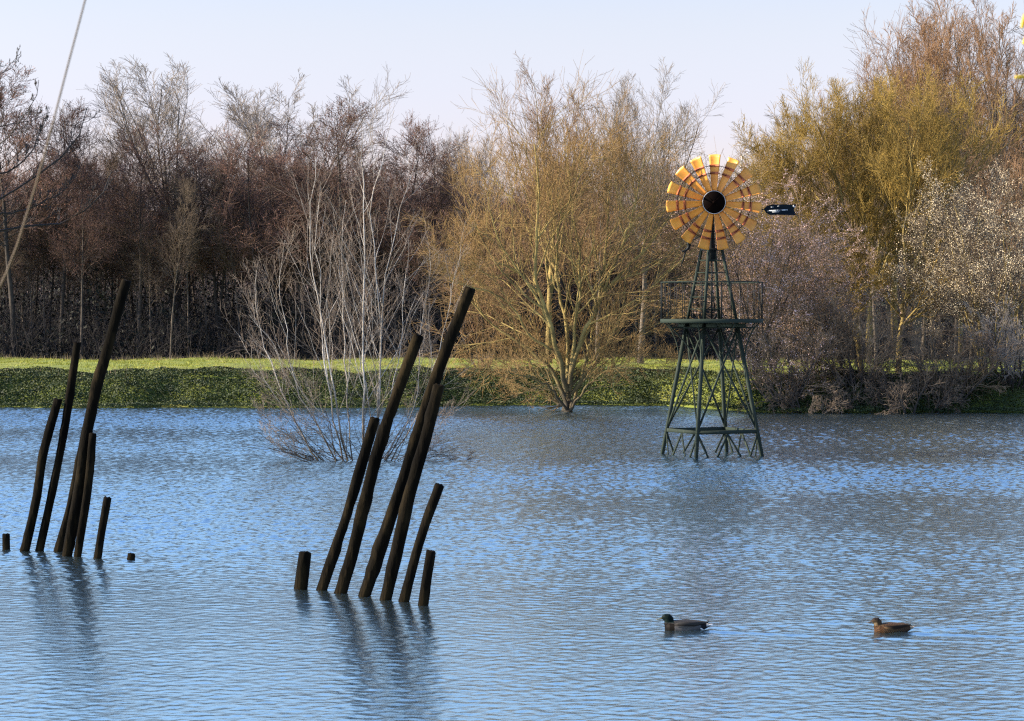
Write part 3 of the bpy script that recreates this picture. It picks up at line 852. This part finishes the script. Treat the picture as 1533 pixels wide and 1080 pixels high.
_b = _N['Principled BSDF']; _L.new(_b.inputs['Base Color'].links[0].from_socket, _mx.inputs[6]); _L.new(_rp.outputs['Color'], _mx.inputs[7]); _L.new(_mx.outputs[2], _b.inputs['Base Color'])
M['rust_red'] = mat('rust_red', [(.26, .06, .018), (.38, .10, .03)], 6, .6)
M['navy_paint'] = paint('navy_paint', (.004, .008, .013), .6, (.010, .014, .02), .05)
M['white_worn'] = mat('white_worn', [(.02, .03, .045), (.45, .48, .50)], 14, .6, stops=[.42, .52])
M['hub_dark'] = mat('hub_dark', [(.0015, .001, .001), (.004, .0015, .001)], 5, .8, spec=.02)
M['galvanised'] = mat('galvanised', [(.35, .36, .36), (.55, .56, .56)], 6, .4)

def make_windpump():
    d0 = 57.6; c = P(1065.5, 683, d0); c[2] = 0
    S = F / d0
    root = empty('wind_pump', c, 0, 'green steel wind pump with a yellow bladed wheel, standing in the lake', 'wind pump')
    th = R(23)
    ex = np.array([math.cos(th), math.sin(th), 0]); ey = np.array([-math.sin(th), math.cos(th), 0])
    ez = np.array([0, 0, 1.0])
    zrow = lambda r: H - (r - HZ) / S
    zp = zrow(481)                        # platform
    side = lambda z: 1.83 + (0.905 - 1.83) * z / zp if z < zp else 0.905 + (.37 - .905) * (z - zp) / (zrow(372) - zp)
    CN = [(-1, 1), (-1, -1), (1, -1), (1, 1)]    # A back left, B front left, C front right, D back right (tower axes)
    def corner(i, z, extra=0.0):
        a, b = CN[i % 4]; s = side(z) / 2 + extra
        return ex * a * s + ey * b * s + ez * z
    GP = M['green_paint']
    ztop = zrow(374)
    for i in range(4):
        a = Acc()
        bar(a, corner(i, -.8), corner(i, zp - .05), .075, .075, ex)
        bar(a, corner(i, zp - .05), corner(i, ztop), .058, .058, ex)
        link('leg', a.mesh('leg'), root, [GP])
    zb = zrow(645)
    for i in range(4):
        f = ex if i in (1, 3) else ey
        a = Acc(); bar(a, corner(i, zb), corner(i + 1, zb), .09, .05, ez); link('girt', a.mesh('girt'), root, [GP])
        for (p, q) in ((corner(i, zb + .05), corner(i + 1, zp - .15)), (corner(i + 1, zb + .05), corner(i, zp - .15))):
            a = Acc(); bar(a, p, q, .045, .03, ez); link('cross_brace', a.mesh('cross_brace'), root, [GP])
        L = [corner(i, zb - .05), corner(i, -.25) * .75 + corner(i + 1, -.25) * .25, (corner(i, zb - .05) + corner(i + 1, zb - .05)) / 2,
             corner(i, -.25) * .25 + corner(i + 1, -.25) * .75, corner(i + 1, zb - .05)]
        for p, q in zip(L[:-1], L[1:]):
            a = Acc(); bar(a, p, q, .045, .028, ez); link('foot_brace', a.mesh('foot_brace'), root, [GP])
    for r in (390, 408.5, 427, 445, 463):
        z = zrow(r)
        for i in range(4):
            a = Acc(); bar(a, corner(i, z), corner(i + 1, z), .022, .022, ez); link('rung', a.mesh('rung'), root, [GP])
    # cap plate of the tower
    a = Acc(); bar(a, ez * (ztop - .02), ez * (ztop + .03), .44, .44, ex); link('cap_plate', a.mesh('cap_plate'), root, [M['black_paint']])
    # platform: sixteen-sided deck with rim
    pr = 77 / S; n = 32
    ang = np.arange(n) * 2 * np.pi / n
    def ringv(r, z): return np.stack([np.cos(ang) * r, np.sin(ang) * r, np.full(n, z)], -1)
    a = Acc()
    V = np.concatenate([ringv(pr, zp - .045), ringv(pr, zp + .055), ringv(pr - .03, zp + .055), ringv(pr - .03, zp + .01), ringv(.05, zp + .01), ringv(.05, zp - .03), ringv(pr - .03, zp - .03), ringv(pr - .03, zp - .045)])
    k = np.arange(n); k1 = (k + 1) % n; QQ = []
    for l in range(8):
        m = (l + 1) % 8
        QQ.append(np.stack([l * n + k, l * n + k1, m * n + k1, m * n + k], -1))
    a.add(V, np.concatenate(QQ))
    plat = link('platform', a.mesh('platform'), root, [GP])
    a = Acc()
    for s_ in (-1, 1):
        bar(a, ex * s_ * .40 + ey * -.98 + ez * (zp - .095), ex * s_ * .40 + ey * .98 + ez * (zp - .095), .09, .06, ez)
        bar(a, ey * s_ * .40 + ex * -.98 + ez * (zp - .16), ey * s_ * .40 + ex * .98 + ez * (zp - .16), .04, .06, ez)
    link('joists', a.mesh('joists'), root, [GP])
    # railing
    zr = zrow(423)
    rail = Acc()
    tube1(rail, np.concatenate([ringv(pr - .02, zr), ringv(pr - .02, zr)[:2]]), .015, sides=6, caps=False)
    rl = link('railing', rail.mesh('railing'), root, [GP])
    nb = 32
    for q in range(nb):
        t = 2 * np.pi * (q + .5) / nb; p = np.array([math.cos(t) * (pr - .02), math.sin(t) * (pr - .02), 0])
        a = Acc(); tube1(a, [p + ez * (zp + .04), p + ez * zr], .014 if q % 8 == 0 else .009, sides=5); link('baluster', a.mesh('baluster'), rl, [M['black_paint']])
    # curved brackets under the deck
    for i in range(8):
        t = th + R(45) * i + R(45) * 0
        dirv = np.array([math.cos(t), math.sin(t), 0])
        # reach of the tower outline in that direction
        def reach(z):
            s = side(z) / 2; ca, sa = abs(math.cos(t - th)), abs(math.sin(t - th))
            return s / max(ca, sa)
        zl = zrow(545) if i % 2 else zrow(530)
        pts = spline([dirv * (pr - .06) + ez * (zp - .05), dirv * (pr - .22) + ez * (zp - .22), dirv * (reach(zp - .7) + .12) + ez * (zp - .62), dirv * reach(zl) + ez * zl], 12)
        a = Acc(); tube1(a, pts, .016, sides=6); link('bracket', a.mesh('bracket'), root, [GP])
    # mast above the tower
    hubz = zrow(304.3); hubx = (1066.9 - 1065.5) / S
    a = Acc()
    V = []
    for z, w in ((zrow(392), .07), (ztop + .0, .085), (zrow(352), .06), (hubz + .12, .035)):
        V.append([[-w, -w, z], [w, -w, z], [w, w, z], [-w, w, z]])
    V = np.array(V, float).reshape(-1, 3); QQ = [[0, 3, 2, 1], [12, 13, 14, 15]]
    for l in range(3):
        for k in range(4): QQ.append([l * 4 + k, l * 4 + (k + 1) % 4, l * 4 + 4 + (k + 1) % 4, l * 4 + 4 + k])
    a.add(V, np.array(QQ)); link('mast', a.mesh('mast'), root, [M['black_paint']])
    # pump rod with a handle inside the upper tower
    a = Acc(); tube1(a, [ez * (zp + .02), ez * zrow(392)], .022, sides=6); tube1(a, [[.0, -.02, zp + .9], [.08, -.02, zp + .25]], .018, sides=6)
    tube1(a, [[.05, -.05, zp + .05], [.12, -.05, zp + .16]], .03, sides=6)
    link('pump_rod', a.mesh('pump_rod'), root, [M['black_paint']])
    # gear head behind the wheel
    a = Acc(); a.add(box_v((hubx, .02, hubz), (.20, .34, .22)), BOXQ); tube1(a, [[hubx, -.42, hubz], [hubx, .2, hubz]], .04, sides=10)
    link('gear_head', a.mesh('gear_head'), root, [M['black_paint']])
    # wheel
    wheel = empty('wheel', (hubx, -.38, hubz)); wheel.parent = root
    R0, R1 = 16.5 / S, 71.5 / S
    for k in range(15):
        t = R(88.7) - R(24) * k
        rad = np.array([math.cos(t), 0, math.sin(t)]); tg = np.array([-math.sin(t), 0, math.cos(t)])   # tg: anticlockwise seen from the front
        pitch = R(24); w = tg * math.cos(pitch) + np.array([0, -1, 0]) * -math.sin(pitch)
        nrm = np.cross(rad, w); nrm = nrm if nrm[1] < 0 else -nrm
        V = []; nu, nv = 15, 7; th_ = .006
        for side_ in (0, 1):
            for i in range(nu):
                u = i / (nu - 1); r = R0 + (R1 - R0) * u; half = (.058 + (.158 - .058) * u)
                for j in range(nv):
                    vv = -1 + 2 * j / (nv - 1)
                    tipd = -.018 * vv * vv if i == nu - 1 else 0
                    V.append(rad * (r + tipd) + w * half * vv + nrm * (.16 * half * (vv * vv - .4) * (1 if True else 0) * 1.6 - side_ * th_))
        V = np.array(V); QQ = []; MI = []
        n1 = nu * nv
        for i in range(nu - 1):
            um = (i + .5) / (nu - 1); rr = (R0 + (R1 - R0) * um) * S
            for j in range(nv - 1):
                p = i * nv + j
                QQ.append([p, p + 1, p + nv + 1, p + nv]); MI.append(0)
                QQ.append([n1 + p, n1 + p + nv, n1 + p + nv + 1, n1 + p + 1]); MI.append(0)
        edge = [i * nv for i in range(nu)] + [(nu - 1) * nv + j for j in range(1, nv)] + [i * nv + nv - 1 for i in range(nu - 2, -1, -1)] + [j for j in range(nv - 2, 0, -1)]
        for q, q2 in zip(edge, edge[1:] + edge[:1]): QQ.append([q, q2, n1 + q2, n1 + q]); MI.append(0)
        bl = link('blade', mesh_np('blade', V, np.array(QQ), smooth=False), wheel, [M['blade_yellow']])
        for rr in (43.5 / S, 54.5 / S):            # rust-red strap across the blade
            u = (rr - R0) / (R1 - R0); half = (.058 + .100 * u) * 1.02; VV = []; QQ = []
            for i, r in enumerate((rr - .034, rr + .034)):
                for j in range(9):
                    vv = -1 + 2 * j / 8
                    b0 = rad * r + w * half * vv + nrm * (.256 * half * (vv * vv - .4))
                    VV += [b0 + nrm * .008, b0 - nrm * .010]
            for j in range(8):
                p, q = 2 * j, 18 + 2 * j
                QQ += [[p, p + 2, q + 2, q], [p + 1, q + 1, q + 3, p + 3], [p, p + 1, p + 3, p + 2], [q, q + 2, q + 3, q + 1]]
            QQ += [[0, 18, 19, 1], [16, 17, 35, 34]]
            link('strap', mesh_np('strap', np.array(VV), np.array(QQ)), bl, [M['rust_red']])
    for rr in (43.5 / S, 54.5 / S):
        t = np.linspace(0, 2 * np.pi, 65); a = Acc()
        tube1(a, np.stack([np.cos(t) * rr, 0 * t + .005, np.sin(t) * rr], -1), .008, sides=6, caps=False); link('ring', a.mesh('ring'), wheel, [M['hub_dark']])
    # hub drum: dark disc with a bright rim
    t = np.linspace(0, 2 * np.pi, 41); a = Acc(); tube1(a, np.stack([np.cos(t) * 16.9 / S, 0 * t - .03, np.sin(t) * 16.9 / S], -1), .006, sides=6, caps=False)
    link('hub_rim', a.mesh('hub_rim'), wheel, [M['galvanised']])
    a = Acc(); tube1(a, [[0, -.035, 0], [0, .05, 0]], 16.6 / S, sides=40); tube1(a, [[0, -.10, 0], [0, -.035, 0]], .028, .045, sides=12)
    for k in range(4):
        t = R(45 + 90 * k); bar(a, [0, -.042, 0], [math.cos(t) * .27, -.042, math.sin(t) * .27], .012, .012, [0, 1, 0])
    link('hub', a.mesh('hub'), wheel, [M['hub_dark']])
    # furled tail: rod and vane, folded to the right of the wheel
    vx = lambda px: (px - 1065.5) / S; vz = lambda py: zrow(py)
    yv = .30
    tail = empty('tail', (0, 0, 0)); tail.parent = root
    a = Acc(); tube1(a, [[hubx, .1, hubz], [vx(1120), yv - .02, vz(312)], [vx(1150), yv - .02, vz(313.5)]], .014, sides=6); link('tail_rod', a.mesh('tail_rod'), tail, [M['black_paint']])
    out = [(1145, 313), (1150, 307.5), (1158, 305.5), (1176, 305.2), (1187, 305.8), (1194.5, 305), (1192, 309), (1191, 313.5), (1192.5, 318), (1194, 321.8), (1184, 321.6), (1166, 321), (1154, 321.3), (1149, 318)]
    bm = bmesh.new()
    fr = [bm.verts.new((vx(x), yv, vz(y))) for x, y in out]; f = bm.faces.new(fr)
    ex_ = bmesh.ops.extrude_face_region(bm, geom=[f]); bmesh.ops.translate(bm, vec=(0, .012, 0), verts=[e for e in ex_['geom'] if isinstance(e, bmesh.types.BMVert)])
    bmesh.ops.recalc_face_normals(bm, faces=bm.faces)
    me = bpy.data.meshes.new('vane'); bm.to_mesh(me); bm.free(); vane = link('vane', me, tail, [M['navy_paint']])
    a = Acc()
    for (x0, y0, x1, y1, h) in ((1151, 315.2, 1181, 313.6, .028), (1158, 317.0, 1170, 316.4, .018), (1156, 309.6, 1160, 309.4, .02), (1166, 308.2, 1170, 307.6, .014), (1189.5, 307, 1192, 310, .03)):
        bar(a, [vx(x0), yv - .002, vz(y0)], [vx(x1), yv - .002, vz(y1)], h, .004, [0, 0, 1])
    link('worn_paint', a.mesh('worn_paint'), vane, [M['white_worn']])
    # brake lever hanging at the left, below the wheel
    a = Acc()
    tube1(a, spline([[hubx, .08, zrow(335)], [vx(1050), .10, vz(352)], [vx(1033), .10, vz(362)]], 8), .012, sides=6)
    tube1(a, spline([[vx(1031), .1, vz(363)], [vx(1032), .1, vz(369)], [vx(1028), .1, vz(374.5)], [vx(1021), .1, vz(376.5)]], 10), .055, .02, sides=8)
    tube1(a, [[vx(1027), .1, vz(375)], [vx(1020.5), .1, vz(398.5)]], .026, .012, sides=6)
    link('brake_lever', a.mesh('brake_lever'), root, [M['black_paint']])
make_windpump()

# ------------------------------------------------------------------ ducks
def loft(acc, rings, sides=16):
    """rings: (centre, ry, rz, axis-tangent in xz plane) closed with end fans"""
    V = []; a = np.arange(sides) * 2 * np.pi / sides
    cs = np.array([r[0] for r in rings], float); tan = unit(np.gradient(cs, axis=0))
    for (c, ry, rz), t in zip(rings, tan):
        n = np.array([-t[2], 0, t[0]])
        V.append(np.asarray(c) + np.outer(np.cos(a) * ry, [0, 1, 0]) + np.outer(np.sin(a) * rz, n))
    m = len(rings); V = np.array(V).reshape(-1, 3)
    idx = np.arange(m * sides).reshape(m, sides); j = np.roll(np.arange(sides), -1)
    Q = np.stack([idx[:-1], idx[:-1][:, j], idx[1:][:, j], idx[1:]], -1).reshape(-1, 4)
    T = np.concatenate([np.stack([np.full(sides, m * sides), idx[0][j], idx[0]], -1), np.stack([np.full(sides, m * sides + 1), idx[-1], idx[-1][j]], -1)])
    acc.add(np.concatenate([V, [cs[0], cs[-1]]]), Q, T)

def attr_mat(name, rough=.6):
    m = bpy.data.materials.new(name); m.use_nodes = True
    N = m.node_tree.nodes; L = m.node_tree.links; b = N['Principled BSDF']; b.inputs['Roughness'].default_value = rough
    b.inputs['Specular IOR Level'].default_value = .04
    at = N.new('ShaderNodeAttribute'); at.attribute_name = 'plumage'
    no = N.new('ShaderNodeTexNoise'); no.inputs['Scale'].default_value = 90; tc = N.new('ShaderNodeTexCoord'); L.new(tc.outputs['Object'], no.inputs['Vector'])
    mr = N.new('ShaderNodeMapRange'); mr.inputs['To Min'].default_value = .55; mr.inputs['To Max'].default_value = 1.45; L.new(no.outputs['Fac'], mr.inputs['Value'])
    sc = N.new('ShaderNodeVectorMath'); sc.operation = 'SCALE'; L.new(at.outputs['Color'], sc.inputs[0]); L.new(mr.outputs['Result'], sc.inputs['Scale'])
    L.new(sc.outputs['Vector'], b.inputs['Base Color'])
    return m
M['plumage'] = attr_mat('plumage')
M['bill_dull'] = mat('bill_dull', [(.05, .05, .02), (.09, .08, .03)], 30, .4)
M['bill_brown'] = mat('bill_brown', [(.03, .025, .02), (.06, .04, .02)], 30, .4)
M['eye'] = mat('eye', [(.01, .01, .01), (.012, .01, .01)], 10, .1, spec=.8)

def colour_mesh(me, fn):
    n = len(me.vertices); co = np.empty(n * 3, np.float32); me.vertices.foreach_get('co', co); co = co.reshape(-1, 3)
    c = np.ones((n, 4), np.float32); c[:, :3] = fn(co)
    at = me.color_attributes.new('plumage', 'FLOAT_COLOR', 'POINT'); at.data.foreach_set('color', c.ravel())

def make_duck(px, row, label, male, scale, rz):
    d = dist_of_row(row); loc = P(px, row, d); loc[2] = 0
    root = empty('duck', loc, rz, label, 'duck', 'pair of ducks on the lake'); root.scale = scale
    a = Acc()
    loft(a, [((-.172, 0, .018), .012, .015), ((-.160, 0, .018), .05, .042), ((-.130, 0, .020), .082, .068), ((-.08, 0, .020), .103, .082), ((-.02, 0, .020), .112, .083),
             ((.05, 0, .022), .110, .078), ((.11, 0, .028), .092, .066), ((.16, 0, .036), .066, .048), ((.20, 0, .044), .042, .030), ((.235, 0, .050), .022, .014), ((.25, 0, .053), .008, .005)], 22)
    loft(a, [((-.100, 0, .01), .02, .02), ((-.115, 0, .035), .058, .055), ((-.130, 0, .066), .048, .050), ((-.133, 0, .090), .042, .043), ((-.136, 0, .112), .042, .046),
             ((-.148, 0, .128), .042, .043), ((-.168, 0, .130), .036, .036), ((-.186, 0, .122), .024, .025), ((-.198, 0, .117), .013, .014)], 16)
    tmp = link('duck_tmp', a.mesh('duck_tmp'))
    md = tmp.modifiers.new('r', 'REMESH'); md.mode = 'VOXEL'; md.voxel_size = .0045; md.use_smooth_shade = True
    sm = tmp.modifiers.new('s', 'SMOOTH'); sm.factor = .5; sm.iterations = 6
    dg = bpy.context.evaluated_depsgraph_get(); me = bpy.data.meshes.new_from_object(tmp.evaluated_get(dg)); bpy.data.objects.remove(tmp)
    me.name = 'duck_body'
    def fn(co):
        x, y, z = co.T; c = np.zeros_like(co)
        if male:
            c[:] = (.055, .053, .053)
            c[(z > .07) & (x > -.09)] = (.026, .025, .024)
            c[(x < -.085) & (z < .085)] = (.004, .003, .0025)
            head = ((x < -.09) & (z > .078)); c[head] = (.003, .007, .006)
            c[(x < -.09) & (z > .074) & (z < .078)] = (.03, .03, .03)
            c[x > .155] = (.010, .010, .012)
            c[(x > .205) & (z > .042)] = (.35, .34, .32)
        else:
            stripe = (np.sin(x * 260 + 3 * np.sin(y * 90)) * np.sin(z * 240 + y * 60) > .0)[:, None]
            c[:] = np.where(stripe, (.07, .04, .02), (.02, .013, .009))
            br = ((x < -.09) & (z < .07))[:, None]; c = np.where(br, np.where(stripe, (.055, .027, .012), (.025, .013, .007)), c)
            hd = ((x < -.09) & (z > .078)); c[hd] = (.045, .029, .016)
            c[hd & (z > .138)] = (.018, .013, .010)
            c[hd & (np.abs(z - .132) < .004) & (x < -.13)] = (.02, .014, .01)
            c[hd & (z < .112) & (x < -.145)] = (.10, .07, .04)
            c[(x > .205)] = (.22, .18, .13)
        return c
    colour_mesh(me, fn)
    o = link('body', me, root, [M['plumage']])
    a = Acc()
    loft(a, [((-.186, 0, .121), .013, .012), ((-.200, 0, .117), .013, .010), ((-.220, 0, .111), .013, .006), ((-.240, 0, .107), .014, .0045), ((-.252, 0, .105), .009, .003)], 12)
    link('bill', a.mesh('bill', True), root, [M['bill_dull' if male else 'bill_brown']])
    for s in (-1, 1):
        a = Acc(); loft(a, [((-.170 + k * .0035 - .0035, s * .0285, .134), r_, r_) for k, r_ in enumerate((.001, .0042, .0042, .001))], 8)
        link('eye', a.mesh('eye', True), root, [M['eye']])
        a = Acc()
        loft(a, [((-.085, s * .088, .060), .006, .010), ((-.05, s * .102, .060), .012, .030), ((.02, s * .105, .062), .013, .036), ((.09, s * .090, .068), .012, .028), ((.15, s * .058, .076), .010, .018), ((.205, s * .030, .076), .006, .007), ((.225, s * .022, .076), .002, .003)], 12)
        me = a.mesh('wing', True)
        if male:
            colour_mesh(me, lambda co: np.where((co[:, 2] > .066)[:, None], (.026, .025, .024), np.where((co[:, 2] < .047)[:, None], (.052, .05, .05), (.010, .008, .007))))
        else:
            colour_mesh(me, lambda co: np.where((np.sin(co[:, 0] * 210) * np.sin(co[:, 2] * 330) > .1)[:, None], (.07, .043, .022), (.016, .011, .008)))
        link('wing', me, root, [M['plumage']])
    a = Acc()
    for k in range(5):
        t = R(-24 + 12 * k)
        loft(a, [((.205, 0, .050), .012, .004), ((.235, .03 * math.sin(t), .056), .012, .003), ((.268, .07 * math.sin(t), .060), .006, .002)], 8)
    me = a.mesh('tail_feathers', True)
    colour_mesh(me, lambda co: np.tile(np.array((.60, .58, .54) if male else (.30, .24, .17)), (len(co), 1)))
    link('tail_feathers', me, root, [M['plumage']])
    if male:
        a = Acc()
        tube1(a, spline([[.205, 0, .074], [.228, 0, .088], [.224, 0, .099], [.212, 0, .096]], 8), .006, .003, sides=6)
        for s in (-1, 1): bar(a, [.150, s * .068, .025], [.178, s * .055, .004], .012, .006, [0, 0, 1])
        me = a.mesh('tail_curl'); colour_mesh(me, lambda co: np.where((co[:, 2] > .06)[:, None], (.012, .012, .014), (.5, .5, .48))); link('tail_curl', me, root, [M['plumage']])
make_duck(1023.5, 943, 'drake with a dark head and grey flanks swimming left, ahead of the brown duck', True, (1.2, 1.05, 1.04), R(-2))
make_duck(1333, 946, 'mottled brown female duck swimming left behind the drake', False, (1.03, .95, .93), R(3))

# ------------------------------------------------------------------ near things: reed, overhanging branches, catkins
M['reed'] = mat('reed_stem', [(.05, .032, .016), (.12, .08, .042)], 18, .6, stretch=(1, 1, .2))
M['catkin'] = mat('catkin_yellow', [(.42, .27, .02), (.62, .44, .05)], 60, .7)

def make_reed():
    d = 2.5
    ctrl = [P(-330, 2640, d - .1), P(-250, 1500, d), P(-110, 700, d), P(-30, 495, d), P(2, 424, d), P(18, 390, d), P(46, 303, d), P(72, 212, d), (P(99, 108, d)), P(127, 2, d), P(150, -90, d), P(165, -190, d)]
    a = Acc(); pts = spline(ctrl, 60); tube1(a, pts, .0019, .0009, 8)
    for k in (12, 24, 33, 45): tube1(a, [pts[k] - unit(pts[k + 1] - pts[k]) * .006, pts[k] + unit(pts[k + 1] - pts[k]) * .006], .0024, .0022, 8)
    base = pts[0].copy()
    o = link('reed_stem', mesh_np('reed_stem', np.concatenate(a.v) - base, np.concatenate(a.q), np.concatenate(a.t), smooth=True), None, [M['reed']]); o.location = base
    tag(o, 'dry tan reed stem slanting past the camera at the upper left', 'reed')
make_reed()

def make_branches():
    g = np.random.default_rng(55)
    d = 10.0
    root = empty('overhanging_tree', (0, 0, 0), 0, 'black leafless branches of a near tree reaching in from the left edge', 'tree')
    trunk_base = P(-900, 1200, d); trunk_base[2] = gz(trunk_base[0], d) - .3
    tp = spline([trunk_base, P(-880, 700, d), P(-860, 300, d), P(-840, -400, d)], 14)
    a = Acc(); tube1(a, tp, .16, .10, 12)
    link('trunk', a.mesh('overhanging_trunk', True), root, [M['twig_black']])
    B = [
     ([(-860, 480), (-500, 420), (-200, 350), (0, 345), (53, 338), (106, 331), (141, 306), (160, 280), (167, 257)], .022),
     ([(-865, 430), (-500, 400), (-150, 345), (0, 302), (28, 283), (67, 258), (95, 233), (120, 200), (130, 162)], .020),
     ([(-860, 360), (-400, 300), (-120, 225), (0, 190), (42, 180), (75, 168)], .014),
     ([(-860, 300), (-400, 260), (-120, 150), (-20, 118), (0, 110), (22, 96), (30, 85)], .012),
     ([(-500, 400), (-200, 330), (-60, 260), (0, 215), (25, 190), (50, 150), (58, 120)], .012),
     ([(-200, 350), (-80, 290), (0, 262), (40, 236), (60, 200), (75, 160)], .011),
     ([(-150, 345), (-40, 325), (20, 318), (70, 300), (110, 270), (118, 250)], .010),
    ]
    first = stems_from([b[0] for b in B], [b[1] * .8 for b in B], 26, d, .5, .004, g, .12)
    lv = grow(first, [dict(kids=12, t=(.62, .98), ang=(25, 55), len=(.06, .022), rad=.4, seg=6, wob=.12, up=.10),
                      dict(kids=4, t=(.3, 1), ang=(30, 60), len=(.45, .3), rad=.5, seg=4, wob=.12, up=.08)], g, .0014)
    link('branches', levels_mesh('overhanging_branches', lv, [8, 6, 5]), root, [M['twig_black']])
    p = np.concatenate([lv[2][0][:, -1], lv[1][0][:, -1]])
    a = Acc()
    V, Q = tubes(np.stack([p, p + np.array([0, 0, .005]), p + np.array([.001, 0, .011])], 1), np.full(len(p), .0028), np.full(len(p), .0008), 5); a.add(V, Q)
    link('buds', a.mesh('overhanging_buds'), root, [M['twig_black']])
make_branches()

def make_catkins():
    d = 2.4
    g = np.random.default_rng(66)
    root = empty('hazel_twig', (0, 0, 0), 0, 'out-of-focus twig with yellow catkins poking in at the upper right edge', 'twig')
    a = Acc(); b0 = P(1900, 2600, d)
    pts = spline([b0, P(1760, 1200, d), P(1640, 300, d), P(1560, 120, d), P(1540, 40, d), P(1533, -30, d)], 30); tube1(a, pts, .006, .0018, 7)
    tube1(a, spline([P(1590, 190, d), P(1555, 135, d), P(1538, 117, d)], 8), .0022, .0016, 6)
    link('stem', a.mesh('hazel_stem', True), root, [M['twig_black']])
    def catkin(p, q, r):
        a = Acc(); p = np.asarray(p); q = np.asarray(q); s = np.linspace(0, 1, 9)
        c = p[None] * (1 - s)[:, None] + q[None] * s[:, None]
        for i in range(8):
            tube1(a, [c[i], c[i + 1] + (q - p) * .01], r * (.75 + .25 * math.sin(3.1 * (i + .5) / 8)) * g.uniform(.9, 1.1), r * .7, 8)
        link('catkin', a.mesh('catkin', True), root, [M['catkin']])
    catkin(P(1536, 115, d), P(1520, 116, d), .0024)
    catkin(P(1535, 22, d), P(1530, 42, d), .0024)
    catkin(P(1540, 52, d), P(1533, 66, d), .0028)
make_catkins()

# street lamp beyond the copse
def make_lamp():
    d = 128.0
    x = (1108 - 766.5) * d / F; z = gz(x, d)
    root = empty('street_lamp', (x, d, z), 0, 'grey street lamp with an arched arm peeping out above the pink blossom', 'street lamp')
    a = Acc(); off = np.array([x, d, z])
    pts = spline([np.array([0, 0, -.3]), P(1108, 400, d) - off, P(1109, 251, d) - off, P(1113.5, 236, d) - off, P(1121, 227.5, d) - off, P(1129, 222.5, d) - off], 24)
    tube1(a, pts, .07, .04, 8); link('pole', a.mesh('pole', True), root, [M['galvanised']])
    a = Acc(); loft(a, [(P(1127.5, 223, d) - off, .06, .04), (P(1129.5, 221.8, d) - off, .13, .07), (P(1134, 219, d) - off, .14, .08), (P(1138.5, 216.2, d) - off, .07, .04)], 10)
    link('lamp_head', a.mesh('lamp_head', True), root, [M['black_paint']])
make_lamp()

# ------------------------------------------------------------------ light, sky, camera
world = bpy.data.worlds.new('World'); scene.world = world; world.use_nodes = True
wn = world.node_tree.nodes; wl = world.node_tree.links
bg = wn['Background']
sky = wn.new('ShaderNodeTexSky'); sky.sky_type = 'NISHITA'; sky.sun_disc = False
sky.sun_elevation = SUN_EL; sky.sun_rotation = math.atan2(SUN_AZ.x, SUN_AZ.y)
sky.altitude = 0; sky.air_density = 2.0; sky.dust_density = .2; sky.ozone_density = 6.0
tint = wn.new('ShaderNodeMix'); tint.data_type = 'RGBA'; tint.blend_type = 'MULTIPLY'; tint.inputs['Factor'].default_value = 1
wl.new(sky.outputs['Color'], tint.inputs[6]); tint.inputs[7].default_value = (1.22, 1.06, 1.35, 1)
# the clear sky above the pale band at the horizon is a little brighter
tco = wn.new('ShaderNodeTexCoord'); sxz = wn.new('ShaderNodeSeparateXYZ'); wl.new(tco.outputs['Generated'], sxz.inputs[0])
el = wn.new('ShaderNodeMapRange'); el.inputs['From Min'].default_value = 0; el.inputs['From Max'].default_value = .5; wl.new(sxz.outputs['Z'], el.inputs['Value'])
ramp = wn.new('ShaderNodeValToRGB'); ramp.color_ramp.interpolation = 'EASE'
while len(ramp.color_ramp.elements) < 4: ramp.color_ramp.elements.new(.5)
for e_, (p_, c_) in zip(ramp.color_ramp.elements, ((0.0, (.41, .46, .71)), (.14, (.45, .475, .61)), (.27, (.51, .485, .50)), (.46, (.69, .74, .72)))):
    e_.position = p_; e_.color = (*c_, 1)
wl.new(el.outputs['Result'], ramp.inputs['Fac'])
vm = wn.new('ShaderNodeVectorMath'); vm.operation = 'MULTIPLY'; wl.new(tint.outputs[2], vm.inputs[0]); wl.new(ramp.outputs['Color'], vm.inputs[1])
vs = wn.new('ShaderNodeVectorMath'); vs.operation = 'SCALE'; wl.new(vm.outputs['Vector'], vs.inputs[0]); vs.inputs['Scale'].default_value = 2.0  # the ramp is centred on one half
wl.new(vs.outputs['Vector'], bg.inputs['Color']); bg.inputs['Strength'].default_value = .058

sun = bpy.data.lights.new('Sun', 'SUN'); sun.energy = 5.0; sun.angle = R(.5); sun.color = (1.0, .86, .68)
so = bpy.data.objects.new('Sun', sun); COL.objects.link(so)
sv = Vector((SUN_AZ.x * math.cos(SUN_EL), SUN_AZ.y * math.cos(SUN_EL), math.sin(SUN_EL)))
so.rotation_euler = sv.to_track_quat('Z', 'Y').to_euler(); so.location = sv * 100

cam = bpy.data.cameras.new('Camera'); co = bpy.data.objects.new('Camera', cam); COL.objects.link(co)
co.location = (0, 0, H); co.rotation_euler = (R(90), 0, 0)
cam.sensor_width = 36; cam.lens = F / 1533 * 36; cam.shift_y = -(540 - HZ) / 1533
cam.clip_start = .1; cam.clip_end = 6000
cam.dof.use_dof = True; cam.dof.focus_distance = 60; cam.dof.aperture_fstop = 24
scene.camera = co
scene.view_settings.view_transform = 'Standard'; scene.view_settings.look = 'None'
scene.view_settings.exposure = 1.75; scene.view_settings.gamma = 1.0

scene.cycles.use_denoising = False
scene.cycles.filter_width = 1.25
scene.cycles.max_bounces = 6
scene.cycles.sample_clamp_indirect = 6
